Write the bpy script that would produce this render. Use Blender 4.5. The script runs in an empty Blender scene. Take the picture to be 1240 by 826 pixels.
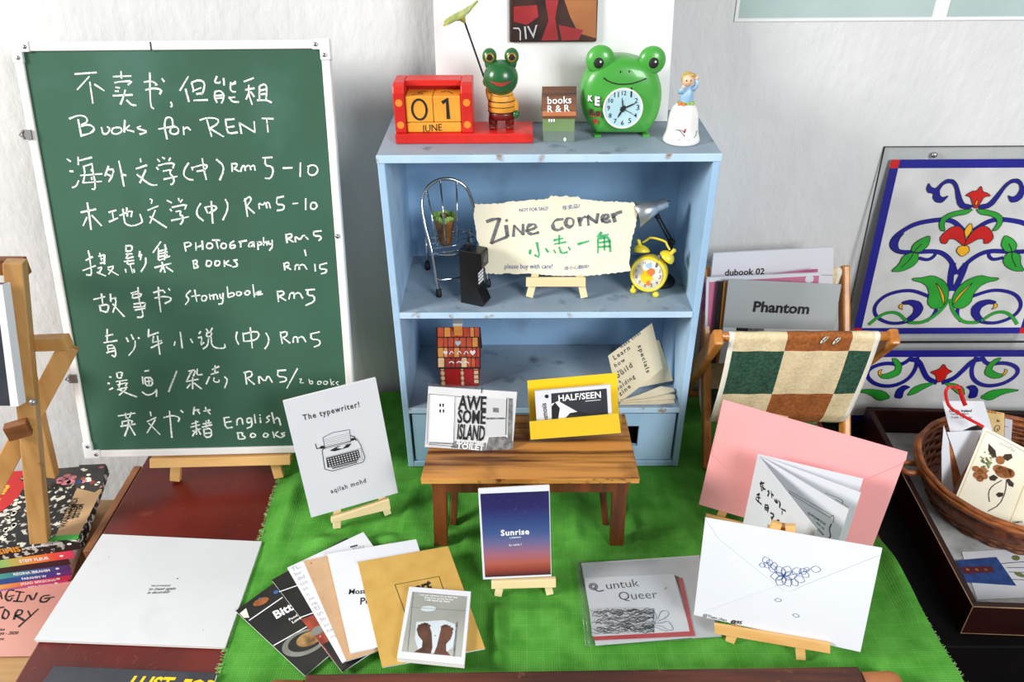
import bpy, math, random
from mathutils import Vector, Matrix
random.seed(7)
sc = bpy.context.scene
COL = sc.collection
R_ = math.radians
def V(*a): return Vector(a)

# ------------------------------------------------------------------ camera, world, lights, exposure
F_PX, PITCH, YAW, ROLL = 956.08, .5728, -.0091, -.0087
CAM = V(-.0365, -.885, .7953)
FW = V(math.sin(YAW)*math.cos(PITCH), math.cos(YAW)*math.cos(PITCH), -math.sin(PITCH))
_r = FW.cross(V(0,0,1)).normalized(); _u = _r.cross(FW)
RT = _r*math.cos(ROLL)+_u*math.sin(ROLL); UP = -_r*math.sin(ROLL)+_u*math.cos(ROLL)
cd = bpy.data.cameras.new('camera'); co = bpy.data.objects.new('camera', cd); COL.objects.link(co)
m3 = Matrix((RT, UP, -FW)).transposed()
co.matrix_world = Matrix.Translation(CAM) @ m3.to_4x4()
cd.sensor_fit = 'HORIZONTAL'; cd.sensor_width = 36; cd.lens = F_PX/1240*36; cd.clip_start = .01
sc.camera = co

sc.view_settings.view_transform = 'Standard'; sc.view_settings.look = 'None'
sc.view_settings.gamma = 1; sc.view_settings.use_curve_mapping = False
sc.view_settings.exposure = 0.0
wd = bpy.data.worlds.new('world'); sc.world = wd; wd.use_nodes = True
wd.node_tree.nodes['Background'].inputs[0].default_value = (.97,.98,1,1)
wd.node_tree.nodes['Background'].inputs[1].default_value = .30
def area(name, loc, target, size, power, col):
    l = bpy.data.lights.new(name, 'AREA'); l.shape = 'SQUARE'; l.size = size; l.energy = power; l.color = col
    o = bpy.data.objects.new(name, l); COL.objects.link(o); o.location = loc
    o.rotation_euler = (Vector(target)-Vector(loc)).to_track_quat('-Z','Y').to_euler(); return o
area('window_daylight', (-2.3,-.98,1.42), (0,0,.15), .7, 77, (1,.985,.96))
area('right_fill', (1.3,-2.1,1.45), (0,0,.2), .9, 54, (.96,.98,1))  # soft fill from the right, source out of view

# ------------------------------------------------------------------ pixel rays onto real planes (1240 x 826 frame)
def ray(x, y): return FW*F_PX + RT*(x-620) - UP*(y-413)
def hit(x, y, ax, val):
    d = ray(x, y); return CAM + d*((val-CAM[ax])/d[ax])
def Zp(x, y, z=0): return hit(x, y, 2, z)
def Yp(x, y, v): return hit(x, y, 1, v)
class Fr:
    def __init__(s, o, u, v):
        s.o = Vector(o); s.u = Vector(u).normalized(); s.v = Vector(v).normalized(); s.n = s.u.cross(s.v).normalized()
    def p(s, a, b, c=0): return s.o + s.u*a + s.v*b + s.n*c
    def px(s, x, y):
        d = ray(x, y); t = (s.o-CAM).dot(s.n)/d.dot(s.n); q = CAM+d*t-s.o
        return (q.dot(s.u), q.dot(s.v))
    def pts(s, l): return [s.px(*q) for q in l]
def lean(o, yaw, le, roll=0):
    y, l, r = R_(yaw), R_(le), R_(roll)
    u = V(math.cos(y), math.sin(y), 0); b = V(-math.sin(y), math.cos(y), 0)
    v = V(0,0,1)*math.cos(l)+b*math.sin(l)
    return Fr(o, u*math.cos(r)+v*math.sin(r), -u*math.sin(r)+v*math.cos(r))
def flat(z, yaw=0): 
    y = R_(yaw); return Fr((0,0,z), (math.cos(y),math.sin(y),0), (-math.sin(y),math.cos(y),0))

# ------------------------------------------------------------------ mesh builder
W0 = {}
class MB:
    def __init__(s): s.v=[]; s.f=[]; s.m=[]; s.s=[]
    def add(s, vs, fs, m=0, sm=False):
        k = len(s.v); s.v += [Vector(q) for q in vs]
        for f in fs: s.f.append([i+k for i in f]); s.m.append(m); s.s.append(sm)
        return s
    def box(s, lo, hi, m=0):
        x0,y0,z0 = lo; x1,y1,z1 = hi
        return s.add([(x0,y0,z0),(x1,y0,z0),(x1,y1,z0),(x0,y1,z0),(x0,y0,z1),(x1,y0,z1),(x1,y1,z1),(x0,y1,z1)],
              [(0,3,2,1),(4,5,6,7),(0,1,5,4),(1,2,6,5),(2,3,7,6),(3,0,4,7)], m)
    def fbox(s, fr, a0, a1, b0, b1, c0, c1, m=0):
        return s.slab(fr, [(a0,b0),(a1,b0),(a1,b1),(a0,b1)], c0, c1, m)
    def slab(s, fr, poly, c0, c1, m=0, ms=None):
        ar = sum(poly[i-1][0]*poly[i][1]-poly[i][0]*poly[i-1][1] for i in range(len(poly)))
        if ar < 0: poly = poly[::-1]
        n = len(poly); ms = m if ms is None else ms
        vs = [fr.p(a,b,c0) for a,b in poly]+[fr.p(a,b,c1) for a,b in poly]
        s.add(vs, [list(range(n))[::-1]], ms); k = len(s.v)-2*n
        s.f.append([k+n+i for i in range(n)]); s.m.append(m); s.s.append(False)
        for i in range(n):
            j = (i+1)%n; s.f.append([k+i,k+j,k+n+j,k+n+i]); s.m.append(ms); s.s.append(False)
        return s
    def poly(s, fr, pts, c=.0003, m=0):
        ar = sum(pts[i-1][0]*pts[i][1]-pts[i][0]*pts[i-1][1] for i in range(len(pts)))
        if ar < 0: pts = pts[::-1]
        return s.add([fr.p(a,b,c) for a,b in pts], [list(range(len(pts)))], m)
    def ell(s, fr, a, b, ra, rb, c=.0003, m=0, n=24, rot=0):
        cr, sr = math.cos(R_(rot)), math.sin(R_(rot))
        P = [(ra*math.cos(t), rb*math.sin(t)) for t in [2*math.pi*i/n for i in range(n)]]
        return s.poly(fr, [(a+x*cr-y*sr, b+x*sr+y*cr) for x,y in P], c, m)
    def rib(s, fr, pts, w, c=.0004, m=0, sm=1, jit=0, taper=0):
        if len(pts) > 2:
            for _ in range(sm):
                q = [pts[0]]
                for i in range(len(pts)-1):
                    (x0,y0),(x1,y1) = pts[i],pts[i+1]
                    if i: q.append((.75*x0+.25*x1,.75*y0+.25*y1))
                    if i < len(pts)-2: q.append((.25*x0+.75*x1,.25*y0+.75*y1))
                pts = q+[pts[-1]]
        n = len(pts); L=[]; Rr=[]
        for i,(x,y) in enumerate(pts):
            d = []
            for j,k in ((i-1,i),(i,i+1)):
                if 0<=j and k<n:
                    ex,ey = pts[k][0]-pts[j][0], pts[k][1]-pts[j][1]; l = math.hypot(ex,ey) or 1e-9
                    d.append((ex/l,ey/l))
            tx = sum(e[0] for e in d)/len(d); ty = sum(e[1] for e in d)/len(d); l = math.hypot(tx,ty)
            if l < .35: tx,ty = d[0]; l = 1
            tx/=l; ty/=l
            k = min(1.4, 1/max(.5,l)); h = w*.5*k*(1+jit*(random.random()-.5)*2)
            if taper: h *= 1-taper*abs(2*i/(n-1)-1)**2
            if i in (0,n-1):
                e = w*.25*(-1 if i==0 else 1); x += tx*e; y += ty*e
            L.append(fr.p(x-ty*h,y+tx*h,c)); Rr.append(fr.p(x+ty*h,y-tx*h,c))
        return s.add(L+Rr, [(n+i, n+i+1, i+1, i) for i in range(n-1)], m)
    def tube(s, pts, r, m=0, seg=8, closed=False, cap=True):
        pts = [Vector(p) for p in pts]; n = len(pts); rings=[]
        rr = r if isinstance(r,(list,tuple)) else [r]*n
        prev = None
        for i,p in enumerate(pts):
            a = pts[(i-1)%n] if (closed or i) else p; b = pts[(i+1)%n] if (closed or i<n-1) else p
            t = (b-a).normalized()
            if prev is None:
                q = V(0,0,1) if abs(t.z)<.9 else V(1,0,0); e = t.cross(q).normalized()
            else: e = (prev-t*prev.dot(t)).normalized()
            prev = e; g = t.cross(e)
            rings.append([p+(e*math.cos(2*math.pi*k/seg)+g*math.sin(2*math.pi*k/seg))*rr[i] for k in range(seg)])
        fs = []
        for i in range(n if closed else n-1):
            j = (i+1)%n
            for k in range(seg): l=(k+1)%seg; fs.append((i*seg+k, i*seg+l, j*seg+l, j*seg+k))
        if cap and not closed: fs += [tuple(range(seg))[::-1], tuple((n-1)*seg+k for k in range(seg))]
        return s.add([q for g in rings for q in g], fs, m, True)
    def bar(s, a, b, w, d, wdir, m=0):
        # rectangular bar from a to b, w across wdir, d across the third axis
        a, b = Vector(a), Vector(b); t = (b-a).normalized(); u = Vector(wdir); u = (u-t*u.dot(t)).normalized(); n = t.cross(u)
        vs = [p+u*x*w/2+n*y*d/2 for p in (a,b) for x,y in ((-1,-1),(1,-1),(1,1),(-1,1))]
        return s.add(vs, [(0,3,2,1),(4,5,6,7),(0,1,5,4),(1,2,6,5),(2,3,7,6),(3,0,4,7)], m)
    def lathe(s, prof, o=(0,0,0), ax=(0,0,1), m=0, seg=28, sx=(1,1), cap=True):
        o = Vector(o); ax = Vector(ax).normalized(); q = V(0,0,1) if abs(ax.z)<.9 else V(1,0,0)
        e = ax.cross(q).normalized() if abs(ax.z)<.9 else V(1,0,0); g = ax.cross(e)
        n = len(prof); vs=[o+ax*z+(e*math.cos(2*math.pi*k/seg)*sx[0]+g*math.sin(2*math.pi*k/seg)*sx[1])*r for r,z in prof for k in range(seg)]
        fs=[]
        for i in range(n-1):
            for k in range(seg): l=(k+1)%seg; fs.append((i*seg+k,i*seg+l,(i+1)*seg+l,(i+1)*seg+k))
        if cap and prof[0][0]>1e-6: fs.append(tuple(range(seg))[::-1])
        if cap and prof[-1][0]>1e-6: fs.append(tuple((n-1)*seg+k for k in range(seg)))
        return s.add(vs, fs, m, True)
    def ball(s, c, r, m=0, fr=None, seg=20, rings=12):
        c = Vector(c); rx,ry,rz = r if isinstance(r,(tuple,list)) else (r,r,r)
        U,W,N = (fr.u,fr.v,fr.n) if fr else (V(1,0,0),V(0,0,1),V(0,-1,0))   # r = (right, up, toward viewer)
        vs=[c+W*ry]
        for i in range(1,rings):
            t=math.pi*i/rings
            for k in range(seg):
                p=2*math.pi*k/seg; vs.append(c+U*rx*math.sin(t)*math.cos(p)+W*ry*math.cos(t)-N*rz*math.sin(t)*math.sin(p))
        vs.append(c-W*ry); fs=[]
        for k in range(seg):
            l=(k+1)%seg; fs.append((0,1+k,1+l)); b=1+(rings-2)*seg; fs.append((len(vs)-1,b+l,b+k))
        for i in range(rings-2):
            for k in range(seg):
                l=(k+1)%seg; a=1+i*seg; fs.append((a+k,a+seg+k,a+seg+l,a+l))
        return s.add(vs, fs, m, True)
    def text(s, fr, body, p0, p1, m=0, sy=1, bold=0, c=.0004, px=True, shear=0, space=1):
        # baseline from p0 to p1 (pixels on the frame's plane, or local coordinates)
        A = fr.px(*p0) if px else p0; B = fr.px(*p1) if px else p1
        cu = bpy.data.curves.new('t','FONT'); cu.body = body; cu.size = 1; cu.resolution_u = 2; cu.offset = bold; cu.shear = shear; cu.space_character = space
        o = bpy.data.objects.new('t', cu); COL.objects.link(o)
        dg = bpy.context.evaluated_depsgraph_get(); ev = o.evaluated_get(dg); me = ev.to_mesh()
        xs=[v.co.x for v in me.vertices]; vs=[v.co.copy() for v in me.vertices]; fs=[list(p.vertices) for p in me.polygons]
        ev.to_mesh_clear(); bpy.data.objects.remove(o); bpy.data.curves.remove(cu)
        if not xs: return s
        x0,x1=min(xs),max(xs); dx,dy=B[0]-A[0],B[1]-A[1]; L=math.hypot(dx,dy); k=L/(x1-x0); dx/=L; dy/=L
        return s.add([fr.p(A[0]+dx*(q.x-x0)*k-dy*q.y*k*sy, A[1]+dy*(q.x-x0)*k+dx*q.y*k*sy, c) for q in vs], fs, m)
    def strokes(s, fr, data, ox, oy, k, w, m=0, c=.0005, sm=1, jit=.25):
        for st in data.split('|'):
            n=[float(t) for t in st.replace(',',' ').split()]
            if len(n)<4: continue
            s.rib(fr, [fr.px(ox+n[i]/k, oy+n[i+1]/k) for i in range(0,len(n)-1,2)], w, c, m, sm, jit)
        return s
    def build(s, name, mats, parent=None, bevel=0, sub=0, kind=None, label=None, cat=None, group=None, solid=0):
        if not isinstance(mats,(list,tuple)): mats=[mats]
        me = bpy.data.meshes.new(name)
        if parent is not None: og = W0[parent.name]
        else:
            og = V(sum(v.x for v in s.v)/len(s.v), sum(v.y for v in s.v)/len(s.v), min(v.z for v in s.v))
        me.from_pydata([v-og for v in s.v], [], s.f)
        for mt in mats: me.materials.append(mt)
        me.polygons.foreach_set('material_index', s.m); me.polygons.foreach_set('use_smooth', s.s)
        me.update()
        o = bpy.data.objects.new(name, me); COL.objects.link(o); W0[o.name] = og
        if parent is not None: o.parent = parent
        else: o.location = og
        if bevel:
            b = o.modifiers.new('bevel','BEVEL'); b.width = bevel; b.segments = 2; b.limit_method='ANGLE'; b.angle_limit=R_(40)
        if sub:
            b = o.modifiers.new('sub','SUBSURF'); b.levels=sub; b.render_levels=sub
        tag(o, label, cat, group, kind)
        return o
def tag(o, label=None, cat=None, group=None, kind=None):
    for k,v in (('label',label),('category',cat),('group',group),('kind',kind)):
        if v: o[k]=v
    return o
def thing(name, loc, label, cat, group=None, kind=None):
    o = bpy.data.objects.new(name, None); COL.objects.link(o); o.location = loc; o.empty_display_size=.02
    W0[o.name] = Vector(loc); return tag(o,label,cat,group,kind)

# ------------------------------------------------------------------ materials
def lin(h):
    c=[int(h[i:i+2],16)/255 for i in (0,2,4)]
    return tuple(x/12.92 if x<=.04045 else ((x+.055)/1.055)**2.4 for x in c)+(1,)
def nt(name):
    m = bpy.data.materials.new(name); m.use_nodes=True; t=m.node_tree; return m,t,t.nodes['Principled BSDF']
def N(t, typ, **kw):
    n=t.nodes.new(typ)
    for k,v in kw.items():
        if k in n.inputs: n.inputs[k].default_value=v
        else: setattr(n,k,v)
    return n
def pm(name, c1, c2=None, scale=30, rough=.5, bump=0, bscale=None, metal=0, st=(1,1,1), lo=.35, hi=.65, detail=4, spec=.5, coat=0, c3=None, dscale=8, dlo=.6, dhi=.7):
    m,t,b = nt(name); L=t.links.new
    b.inputs['Roughness'].default_value=rough; b.inputs['Metallic'].default_value=metal
    b.inputs['Specular IOR Level'].default_value=spec; b.inputs['Coat Weight'].default_value=coat
    tc=N(t,'ShaderNodeTexCoord'); mp=N(t,'ShaderNodeMapping'); mp.inputs['Scale'].default_value=st; L(tc.outputs['Object'],mp.inputs['Vector'])
    nz=N(t,'ShaderNodeTexNoise'); nz.inputs['Scale'].default_value=scale; nz.inputs['Detail'].default_value=detail; L(mp.outputs[0],nz.inputs['Vector'])
    rp=N(t,'ShaderNodeValToRGB'); e=rp.color_ramp.elements; e[0].position=lo; e[1].position=hi
    e[0].color=lin(c1); e[1].color=lin(c2 or c1); L(nz.outputs['Fac'],rp.inputs['Fac'])
    out=rp.outputs['Color']
    if c3:
        n2=N(t,'ShaderNodeTexNoise'); n2.inputs['Scale'].default_value=dscale; n2.inputs['Detail'].default_value=6; L(tc.outputs['Object'],n2.inputs['Vector'])
        r2=N(t,'ShaderNodeValToRGB'); r2.color_ramp.elements[0].position=dlo; r2.color_ramp.elements[1].position=dhi; L(n2.outputs['Fac'],r2.inputs['Fac'])
        mx=N(t,'ShaderNodeMix',data_type='RGBA'); L(r2.outputs['Color'],mx.inputs[0]); L(out,mx.inputs[6]); mx.inputs[7].default_value=lin(c3); out=mx.outputs[2]
    L(out,b.inputs['Base Color'])
    if bump:
        nb=N(t,'ShaderNodeTexNoise'); nb.inputs['Scale'].default_value=bscale or scale; nb.inputs['Detail'].default_value=5; L(mp.outputs[0],nb.inputs['Vector'])
        bp=N(t,'ShaderNodeBump'); bp.inputs['Strength'].default_value=bump; bp.inputs['Distance'].default_value=.002
        L(nb.outputs['Fac'],bp.inputs['Height']); L(bp.outputs[0],b.inputs['Normal'])
    return m
def cloth_mat(name):
    m=pm(name,'45892f','5a9f40',scale=30,rough=.95,spec=.08); t=m.node_tree; L=t.links.new; b=t.nodes['Principled BSDF']
    tc=N(t,'ShaderNodeTexCoord'); src=b.inputs['Base Color'].links[0].from_socket; hs=[]
    for ax in ('X','Y'):
        w=N(t,'ShaderNodeTexWave',bands_direction=ax); w.inputs['Scale'].default_value=110; w.inputs['Distortion'].default_value=1.2; w.inputs['Detail'].default_value=2; L(tc.outputs['Object'],w.inputs['Vector']); hs.append(w.outputs['Fac'])
        g=N(t,'ShaderNodeTexWave',bands_direction=ax); g.inputs['Scale'].default_value=17; g.inputs['Distortion'].default_value=.25; g.inputs['Detail Scale'].default_value=3; L(tc.outputs['Object'],g.inputs['Vector'])
        r=N(t,'ShaderNodeValToRGB'); r.color_ramp.elements[0].position=.985; r.color_ramp.elements[1].position=1; r.color_ramp.elements[1].color=(.09,.09,.09,1); L(g.outputs['Fac'],r.inputs['Fac'])
        mx=N(t,'ShaderNodeMix',data_type='RGBA'); L(r.outputs['Color'],mx.inputs[0]); L(src,mx.inputs[6]); mx.inputs[7].default_value=lin('9ccf7c'); src=mx.outputs[2]
    L(src,b.inputs['Base Color'])
    a=N(t,'ShaderNodeMath',operation='ADD'); L(hs[0],a.inputs[0]); L(hs[1],a.inputs[1])
    bp=N(t,'ShaderNodeBump'); bp.inputs['Strength'].default_value=.35; bp.inputs['Distance'].default_value=.0006; L(a.outputs[0],bp.inputs['Height']); L(bp.outputs[0],b.inputs['Normal'])
    return m
def clear(name, tint='fbfcfd', mixf=.0, rough=.05, k=.45):
    m,t,b = nt(name); L=t.links.new
    tr=N(t,'ShaderNodeBsdfTransparent'); tr.inputs[0].default_value=lin(tint)
    b.inputs['Base Color'].default_value=lin('ffffff'); b.inputs['Roughness'].default_value=rough
    mx=N(t,'ShaderNodeMixShader'); fr=N(t,'ShaderNodeFresnel'); fr.inputs[0].default_value=1.45
    ad=N(t,'ShaderNodeMath',operation='MULTIPLY_ADD'); L(fr.outputs[0],ad.inputs[0]); ad.inputs[1].default_value=k; ad.inputs[2].default_value=mixf; ad.use_clamp=True
    ge=N(t,'ShaderNodeNewGeometry'); ng=N(t,'ShaderNodeMath',operation='SUBTRACT'); ng.inputs[0].default_value=1; L(ge.outputs['Backfacing'],ng.inputs[1]); mu=N(t,'ShaderNodeMath',operation='MULTIPLY')
    L(ad.outputs[0],mu.inputs[0]); L(ng.outputs[0],mu.inputs[1]); L(mu.outputs[0],mx.inputs[0]); L(tr.outputs[0],mx.inputs[1])
    gl=N(t,'ShaderNodeBsdfGlossy'); gl.inputs['Roughness'].default_value=rough
    m2=N(t,'ShaderNodeMixShader'); m2.inputs[0].default_value=.35; L(b.outputs[0],m2.inputs[2]); L(gl.outputs[0],m2.inputs[1])
    L(m2.outputs[0],mx.inputs[2]); L(mx.outputs[0],t.nodes['Material Output'].inputs[0]); return m
M={}
def mk(k,*a,**kw): M[k]=pm(k,*a,**kw)
mk('plaster','d2d2d2','dededc',scale=6,rough=.85,bump=1.0,bscale=70,st=(1,1,.5))
mk('floor','2b2420','3a302a',scale=12,rough=.7)
mk('aqua','a9bdba','b6c7c4',scale=8,rough=.35)
mk('white_paint','e4e4e2','ececea',rough=.5,scale=5)
mk('red_lacquer','4e0e08','6e1c10',scale=7,rough=.32,st=(1,.35,1),c3='78301c',dscale=30,dlo=.66,dhi=.8,bump=.12,bscale=40)
mk('shaded_dark_wood','040303','090505',scale=14,rough=.6,st=(1,.3,1),spec=.15)  # near-black wood; deep shade right of the cloth is painted into it
mk('mahogany','1c0605','300c0a',scale=14,rough=.4,st=(.3,1,1),spec=.25)
mk('worn_edge','8a6a48','a98a64',scale=40,rough=.7)
mk('blue_paint','9bbfdf','adcdea',scale=9,rough=.5,c3='8fa9c2',dscale=22,dlo=.56,dhi=.78,bump=.15,bscale=60)
mk('blue_edge','b4d2ec','c4dff4',scale=20,rough=.5,c3='9a7d5c',dscale=45,dlo=.60,dhi=.68,bump=.2,bscale=60)
mk('blue_back','8ab2d8','9cc2e4',scale=6,rough=.55,c3='7898b8',dscale=14,dlo=.55,dhi=.75)
mk('blue_worn','8596a6','9aabb9',scale=9,rough=.55,c3='56646f',dscale=30,dlo=.58,dhi=.74,bump=.15,bscale=60)
mk('drawer_shade','050505',rough=.9,spec=.1)  # shade of the drawer hollows painted in as near black
mk('stool_wood','4e260d','c28440',scale=20,rough=.45,st=(.2,3.4,3.4),lo=.36,hi=.58,detail=9,bump=.35,bscale=34,c3='3a1c0a',dscale=14,dlo=.55,dhi=.8)
mk('stool_worn','b8782e','e0a858',scale=30,rough=.5,st=(.3,3,3),lo=.35,hi=.6,c3='5a2e10',dscale=60,dlo=.6,dhi=.7)
mk('stool_leg','3a1a0a','8a4a1e',scale=22,rough=.45,st=(3,3,.3),lo=.3,hi=.75,detail=8,bump=.25,bscale=30)
mk('pine','d9a560','e9bd7c',scale=18,rough=.5,st=(.5,3,3),lo=.3,hi=.7,detail=5)
mk('pine_pale','ecd3a0','f5e1b6',scale=18,rough=.5,st=(.5,3,3))
mk('beech','a8783f','c6985a',scale=20,rough=.5,st=(3,3,.3),lo=.3,hi=.7,detail=6,bump=.1,bscale=30,c3='7d4a1e',dscale=60,dlo=.68,dhi=.76)
mk('beech_dark','6b3d18','8f5a2a',scale=20,rough=.55,st=(.4,3,3))
mk('rack_wood','b06a26','d08a3e',scale=20,rough=.4,st=(3,3,.5),coat=.2)
mk('rail_wood','3a1a10','6a3420',scale=22,rough=.5,st=(.2,3,3),detail=7,bump=.3,bscale=30,c3='8a5a3c',dscale=40,dlo=.64,dhi=.74)
mk('rail_end','8a4e2a','b0703f',scale=26,rough=.6,st=(.4,2,2),bump=.4,bscale=40)
mk('plank','b48a58','c9a170',scale=16,rough=.6,st=(.3,3,3))
mk('crate','7a4a28','93603a',scale=14,rough=.6,st=(3,.4,3))
mk('board_green','375a48','3f6552',scale=5,rough=.75,spec=.2,c3='52766a',dscale=7,dlo=.55,dhi=.9)
mk('alu','e2ddd8','efeae6',scale=12,rough=.42,st=(.2,4,4))
mk('white_plastic','dedede','e8e8e8',rough=.4)
mk('steel','9a9a9a','c4c4c4',rough=.28,metal=1)
mk('chrome','b9bdc2','d4d7da',rough=.12,metal=1)
mk('chalk','7fa08e','f2f4ee',scale=420,rough=.95,lo=.28,hi=.48,detail=2)
mk('paper','d9dbe1','e1e2e6',scale=5,rough=.8,spec=.2)
mk('paper_grey','c6c7c9','d0d1d2',scale=4,rough=.75,spec=.25,c3='b6b8ba',dscale=9,dlo=.6,dhi=.9)
mk('paper_cream','efe7cc','f5eedb',scale=14,rough=.9,spec=.1)
mk('paper_beige','d9cbab','e3d6ba',scale=20,rough=.85)
mk('pink','f0a3a2','f4acac',scale=5,rough=.75,spec=.2)
mk('pages','e9e6df','f3f1ec',scale=200,rough=.9,st=(.1,.1,4))
mk('kraft','c19a74','cba680',scale=30,rough=.85)
mk('kraft_gold','c39a48','cda556',scale=40,rough=.8)
mk('ink','101010','1c1c1c',rough=.7)
mk('ink_grey','5a5c60','7b7d80',scale=250,rough=.9)
mk('ink_light','b9b9bb','c9c9cb',rough=.9)
mk('ink_blue','2c4a86','3d63a8',rough=.8)
mk('ink_green','3aa566','57bd80',scale=240,rough=.9)
mk('ink_red','c12028',rough=.7)
mk('white_ink','f6f6f6',rough=.7)
mk('black_gloss','0b0b0c','161617',rough=.22)
mk('black_cover','191a1c','2b2723',scale=20,rough=.3)
mk('food','5a3a22','a9854f',scale=90,rough=.7,bump=.3)
mk('dish','77776f','8b8b82',rough=.5)
mk('red_food','7a2a1e','a8482f',scale=70,rough=.5,c3='c9b0a0',dscale=120,dlo=.62,dhi=.7)
mk('yellow','f4c816','f8d021',scale=5,rough=.4)
mk('yellow_enamel','e8cf28','f0d93a',scale=5,rough=.3,coat=.3)
mk('red_paint','c8201a','dd2a20',scale=10,rough=.4,c3='8a2018',dscale=16,dlo=.62,dhi=.85)
mk('red_dark','7c1c18','90241e',scale=10,rough=.45)
mk('amber','e8962a','f2a838',scale=14,rough=.5,c3='c87820',dscale=20,dlo=.6,dhi=.85)
mk('amber_spot','f08a28',rough=.5)
mk('frog_green','1c5a2c','2b6e3a',scale=20,rough=.3,coat=.3)
mk('frog_clock','3f9a35','52ad44',scale=8,rough=.35,coat=.3)
mk('trouser','5c1712','7a2018',scale=20,rough=.35,coat=.2)
mk('lip','b03a32',rough=.4)
mk('leaf_pale','7f9a4a','c9bf5a',scale=30,rough=.4,st=(3,.6,3),c3='a04a28',dscale=26,dlo=.62,dhi=.68)
mk('gold_rim','b98a3a','caa050',rough=.35,metal=.6)
mk('dial','aacfd8','bcdde4',rough=.4)
mk('dial_white','efeadf','f6f2ea',rough=.4)
mk('porcelain','f3f0ea','f8f6f2',scale=8,rough=.2,coat=.4)
mk('coat_blue','8fb6d8','a8cbe6',scale=80,rough=.4)
mk('skin_paint','e8b892','f0c8a4',rough=.4)
mk('hair_paint','b08a48','d8b868',scale=120,rough=.5)
mk('orange_paint','e07a3a',rough=.5)
mk('moss','7fae4c','a4c468',scale=120,rough=.9)
mk('roof_wood','2a1a12','8a5530',scale=20,rough=.5,st=(.4,2,6),lo=.3,hi=.7,detail=6)
mk('roof_eave','b5673a','c47a4a',rough=.6,scale=20)
mk('sage','6f8a55','7d9863',scale=14,rough=.6)
mk('sage_grey','66766a','748476',scale=14,rough=.6)
mk('sage_side','9a9c80','a8aa90',rough=.6)
mk('pot_brown','6a4422','9a6c34',scale=60,rough=.45,bump=.3,bscale=80)
mk('tile1','b8321c','d85a2c',scale=50,rough=.5)
mk('tile2','e88a3c','f0a850',scale=50,rough=.5)
mk('tile3','f0c08a','f6dcb0',scale=50,rough=.5)
mk('tile4','8e1f18','b02a20',scale=50,rough=.5)
mk('mortar','3a1c16',rough=.8)
mk('stained_blue','15157a','1c1c8c',scale=12,rough=.35)
mk('stained_red','b81410','cc1c14',scale=12,rough=.35)
mk('stained_green','23902a','2fa436',scale=14,rough=.35)
mk('stained_yellow','e8a81c','f2ba30',scale=10,rough=.35)
mk('stained_clear','c4c4c2','dadad8',scale=14,rough=.25,bump=.2,bscale=30)
mk('panel_lead','141416',rough=.5)
mk('check_green','1d3a2c','2e5a44',scale=220,rough=.95,bump=.5,bscale=300)
mk('check_cream','d8c398','e6d4ae',scale=220,rough=.95,bump=.4,bscale=300)
mk('check_brown','8a4a1c','a5602a',scale=220,rough=.95,bump=.4,bscale=300)
mk('canvas_white','e8e2d2','f0ebdd',scale=200,rough=.95)
mk('mag_grey','a3a8a9','adb2b3',scale=4,rough=.5)
mk('mag_pink','b84a78','c8608a',scale=60,rough=.5,lo=.45,hi=.55)
mk('mag_rose','c46a8a','d07c98',scale=6,rough=.5)
mk('orange_spine','c07a2c',rough=.5)
mk('wicker','4e2410','8a4a22',scale=70,rough=.5,bump=.6,bscale=120)
mk('wicker_rim','7a3e1c','a8622e',scale=60,rough=.4,st=(1,1,5),bump=.4)
mk('liner','8f8f8b','c9c9c6',scale=16,rough=.7,lo=.4,hi=.6)
mk('denim','1f3a72','2c4c8c',scale=120,rough=.9)
mk('maroon','5a1a22',rough=.8)
mk('petal','8a4a20','b0703a',scale=90,rough=.8)
mk('leaf_dry','2a1c12','40301e',scale=60,rough=.8)
mk('fern','6a7a3a',rough=.8)
mk('ribbon','c01418','d8201f',scale=40,rough=.4)
mk('ochre','e0bf80','ecd09a',rough=.8)
mk('book_pink','c78a7c','d49a8c',scale=5,rough=.6)
mk('cardboard','a88660','b8966e',scale=18,rough=.8)
mk('comic','0e0e0e','c8c4b8',scale=120,rough=.5,lo=.55,hi=.6,detail=3)
mk('comic_red','b01414','c41c18',rough=.5,scale=6)
mk('cabbage','b0606a','d08088',scale=60,rough=.6)
mk('feet','4a2f22','6b4636',scale=60,rough=.6)
mk('photo_bg','8f9088','b6b7ae',scale=7,rough=.35)
mk('photo_light','c3cdd2','d4dde0',rough=.35,scale=5)
mk('bw_photo','c6c6c6','e8e8e8',scale=8,rough=.35)
mk('bw_floor','5c5c5c','8f8f8f',scale=160,rough=.4)
mk('dark_print','2a2c33','383b44',scale=20,rough=.35)
mk('poster_dark','1c1614','4a2a22',scale=30,rough=.3)
mk('poster_red','8e1f24','b0383a',scale=20,rough=.3)
mk('poster_skin','9a5c34','b87848',scale=12,rough=.3)
mk('silver','b4babf','c8cdd1',rough=.3,metal=.8)
mk('rubber','0c0c0c','161616',rough=.6)
mk('pipes_grey','8a8a8a','b0b0b0',rough=.4,metal=.8)
M['green_cloth']=cloth_mat('woven_green_cloth'); M['acrylic']=clear('acrylic',k=.8); M['sleeve']=clear('plastic_sleeve','f4f5f5',.06,.15,.9); M['acryl_panel']=clear('clear_sheet','f4f5f5',.03,.06,.6)
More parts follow.
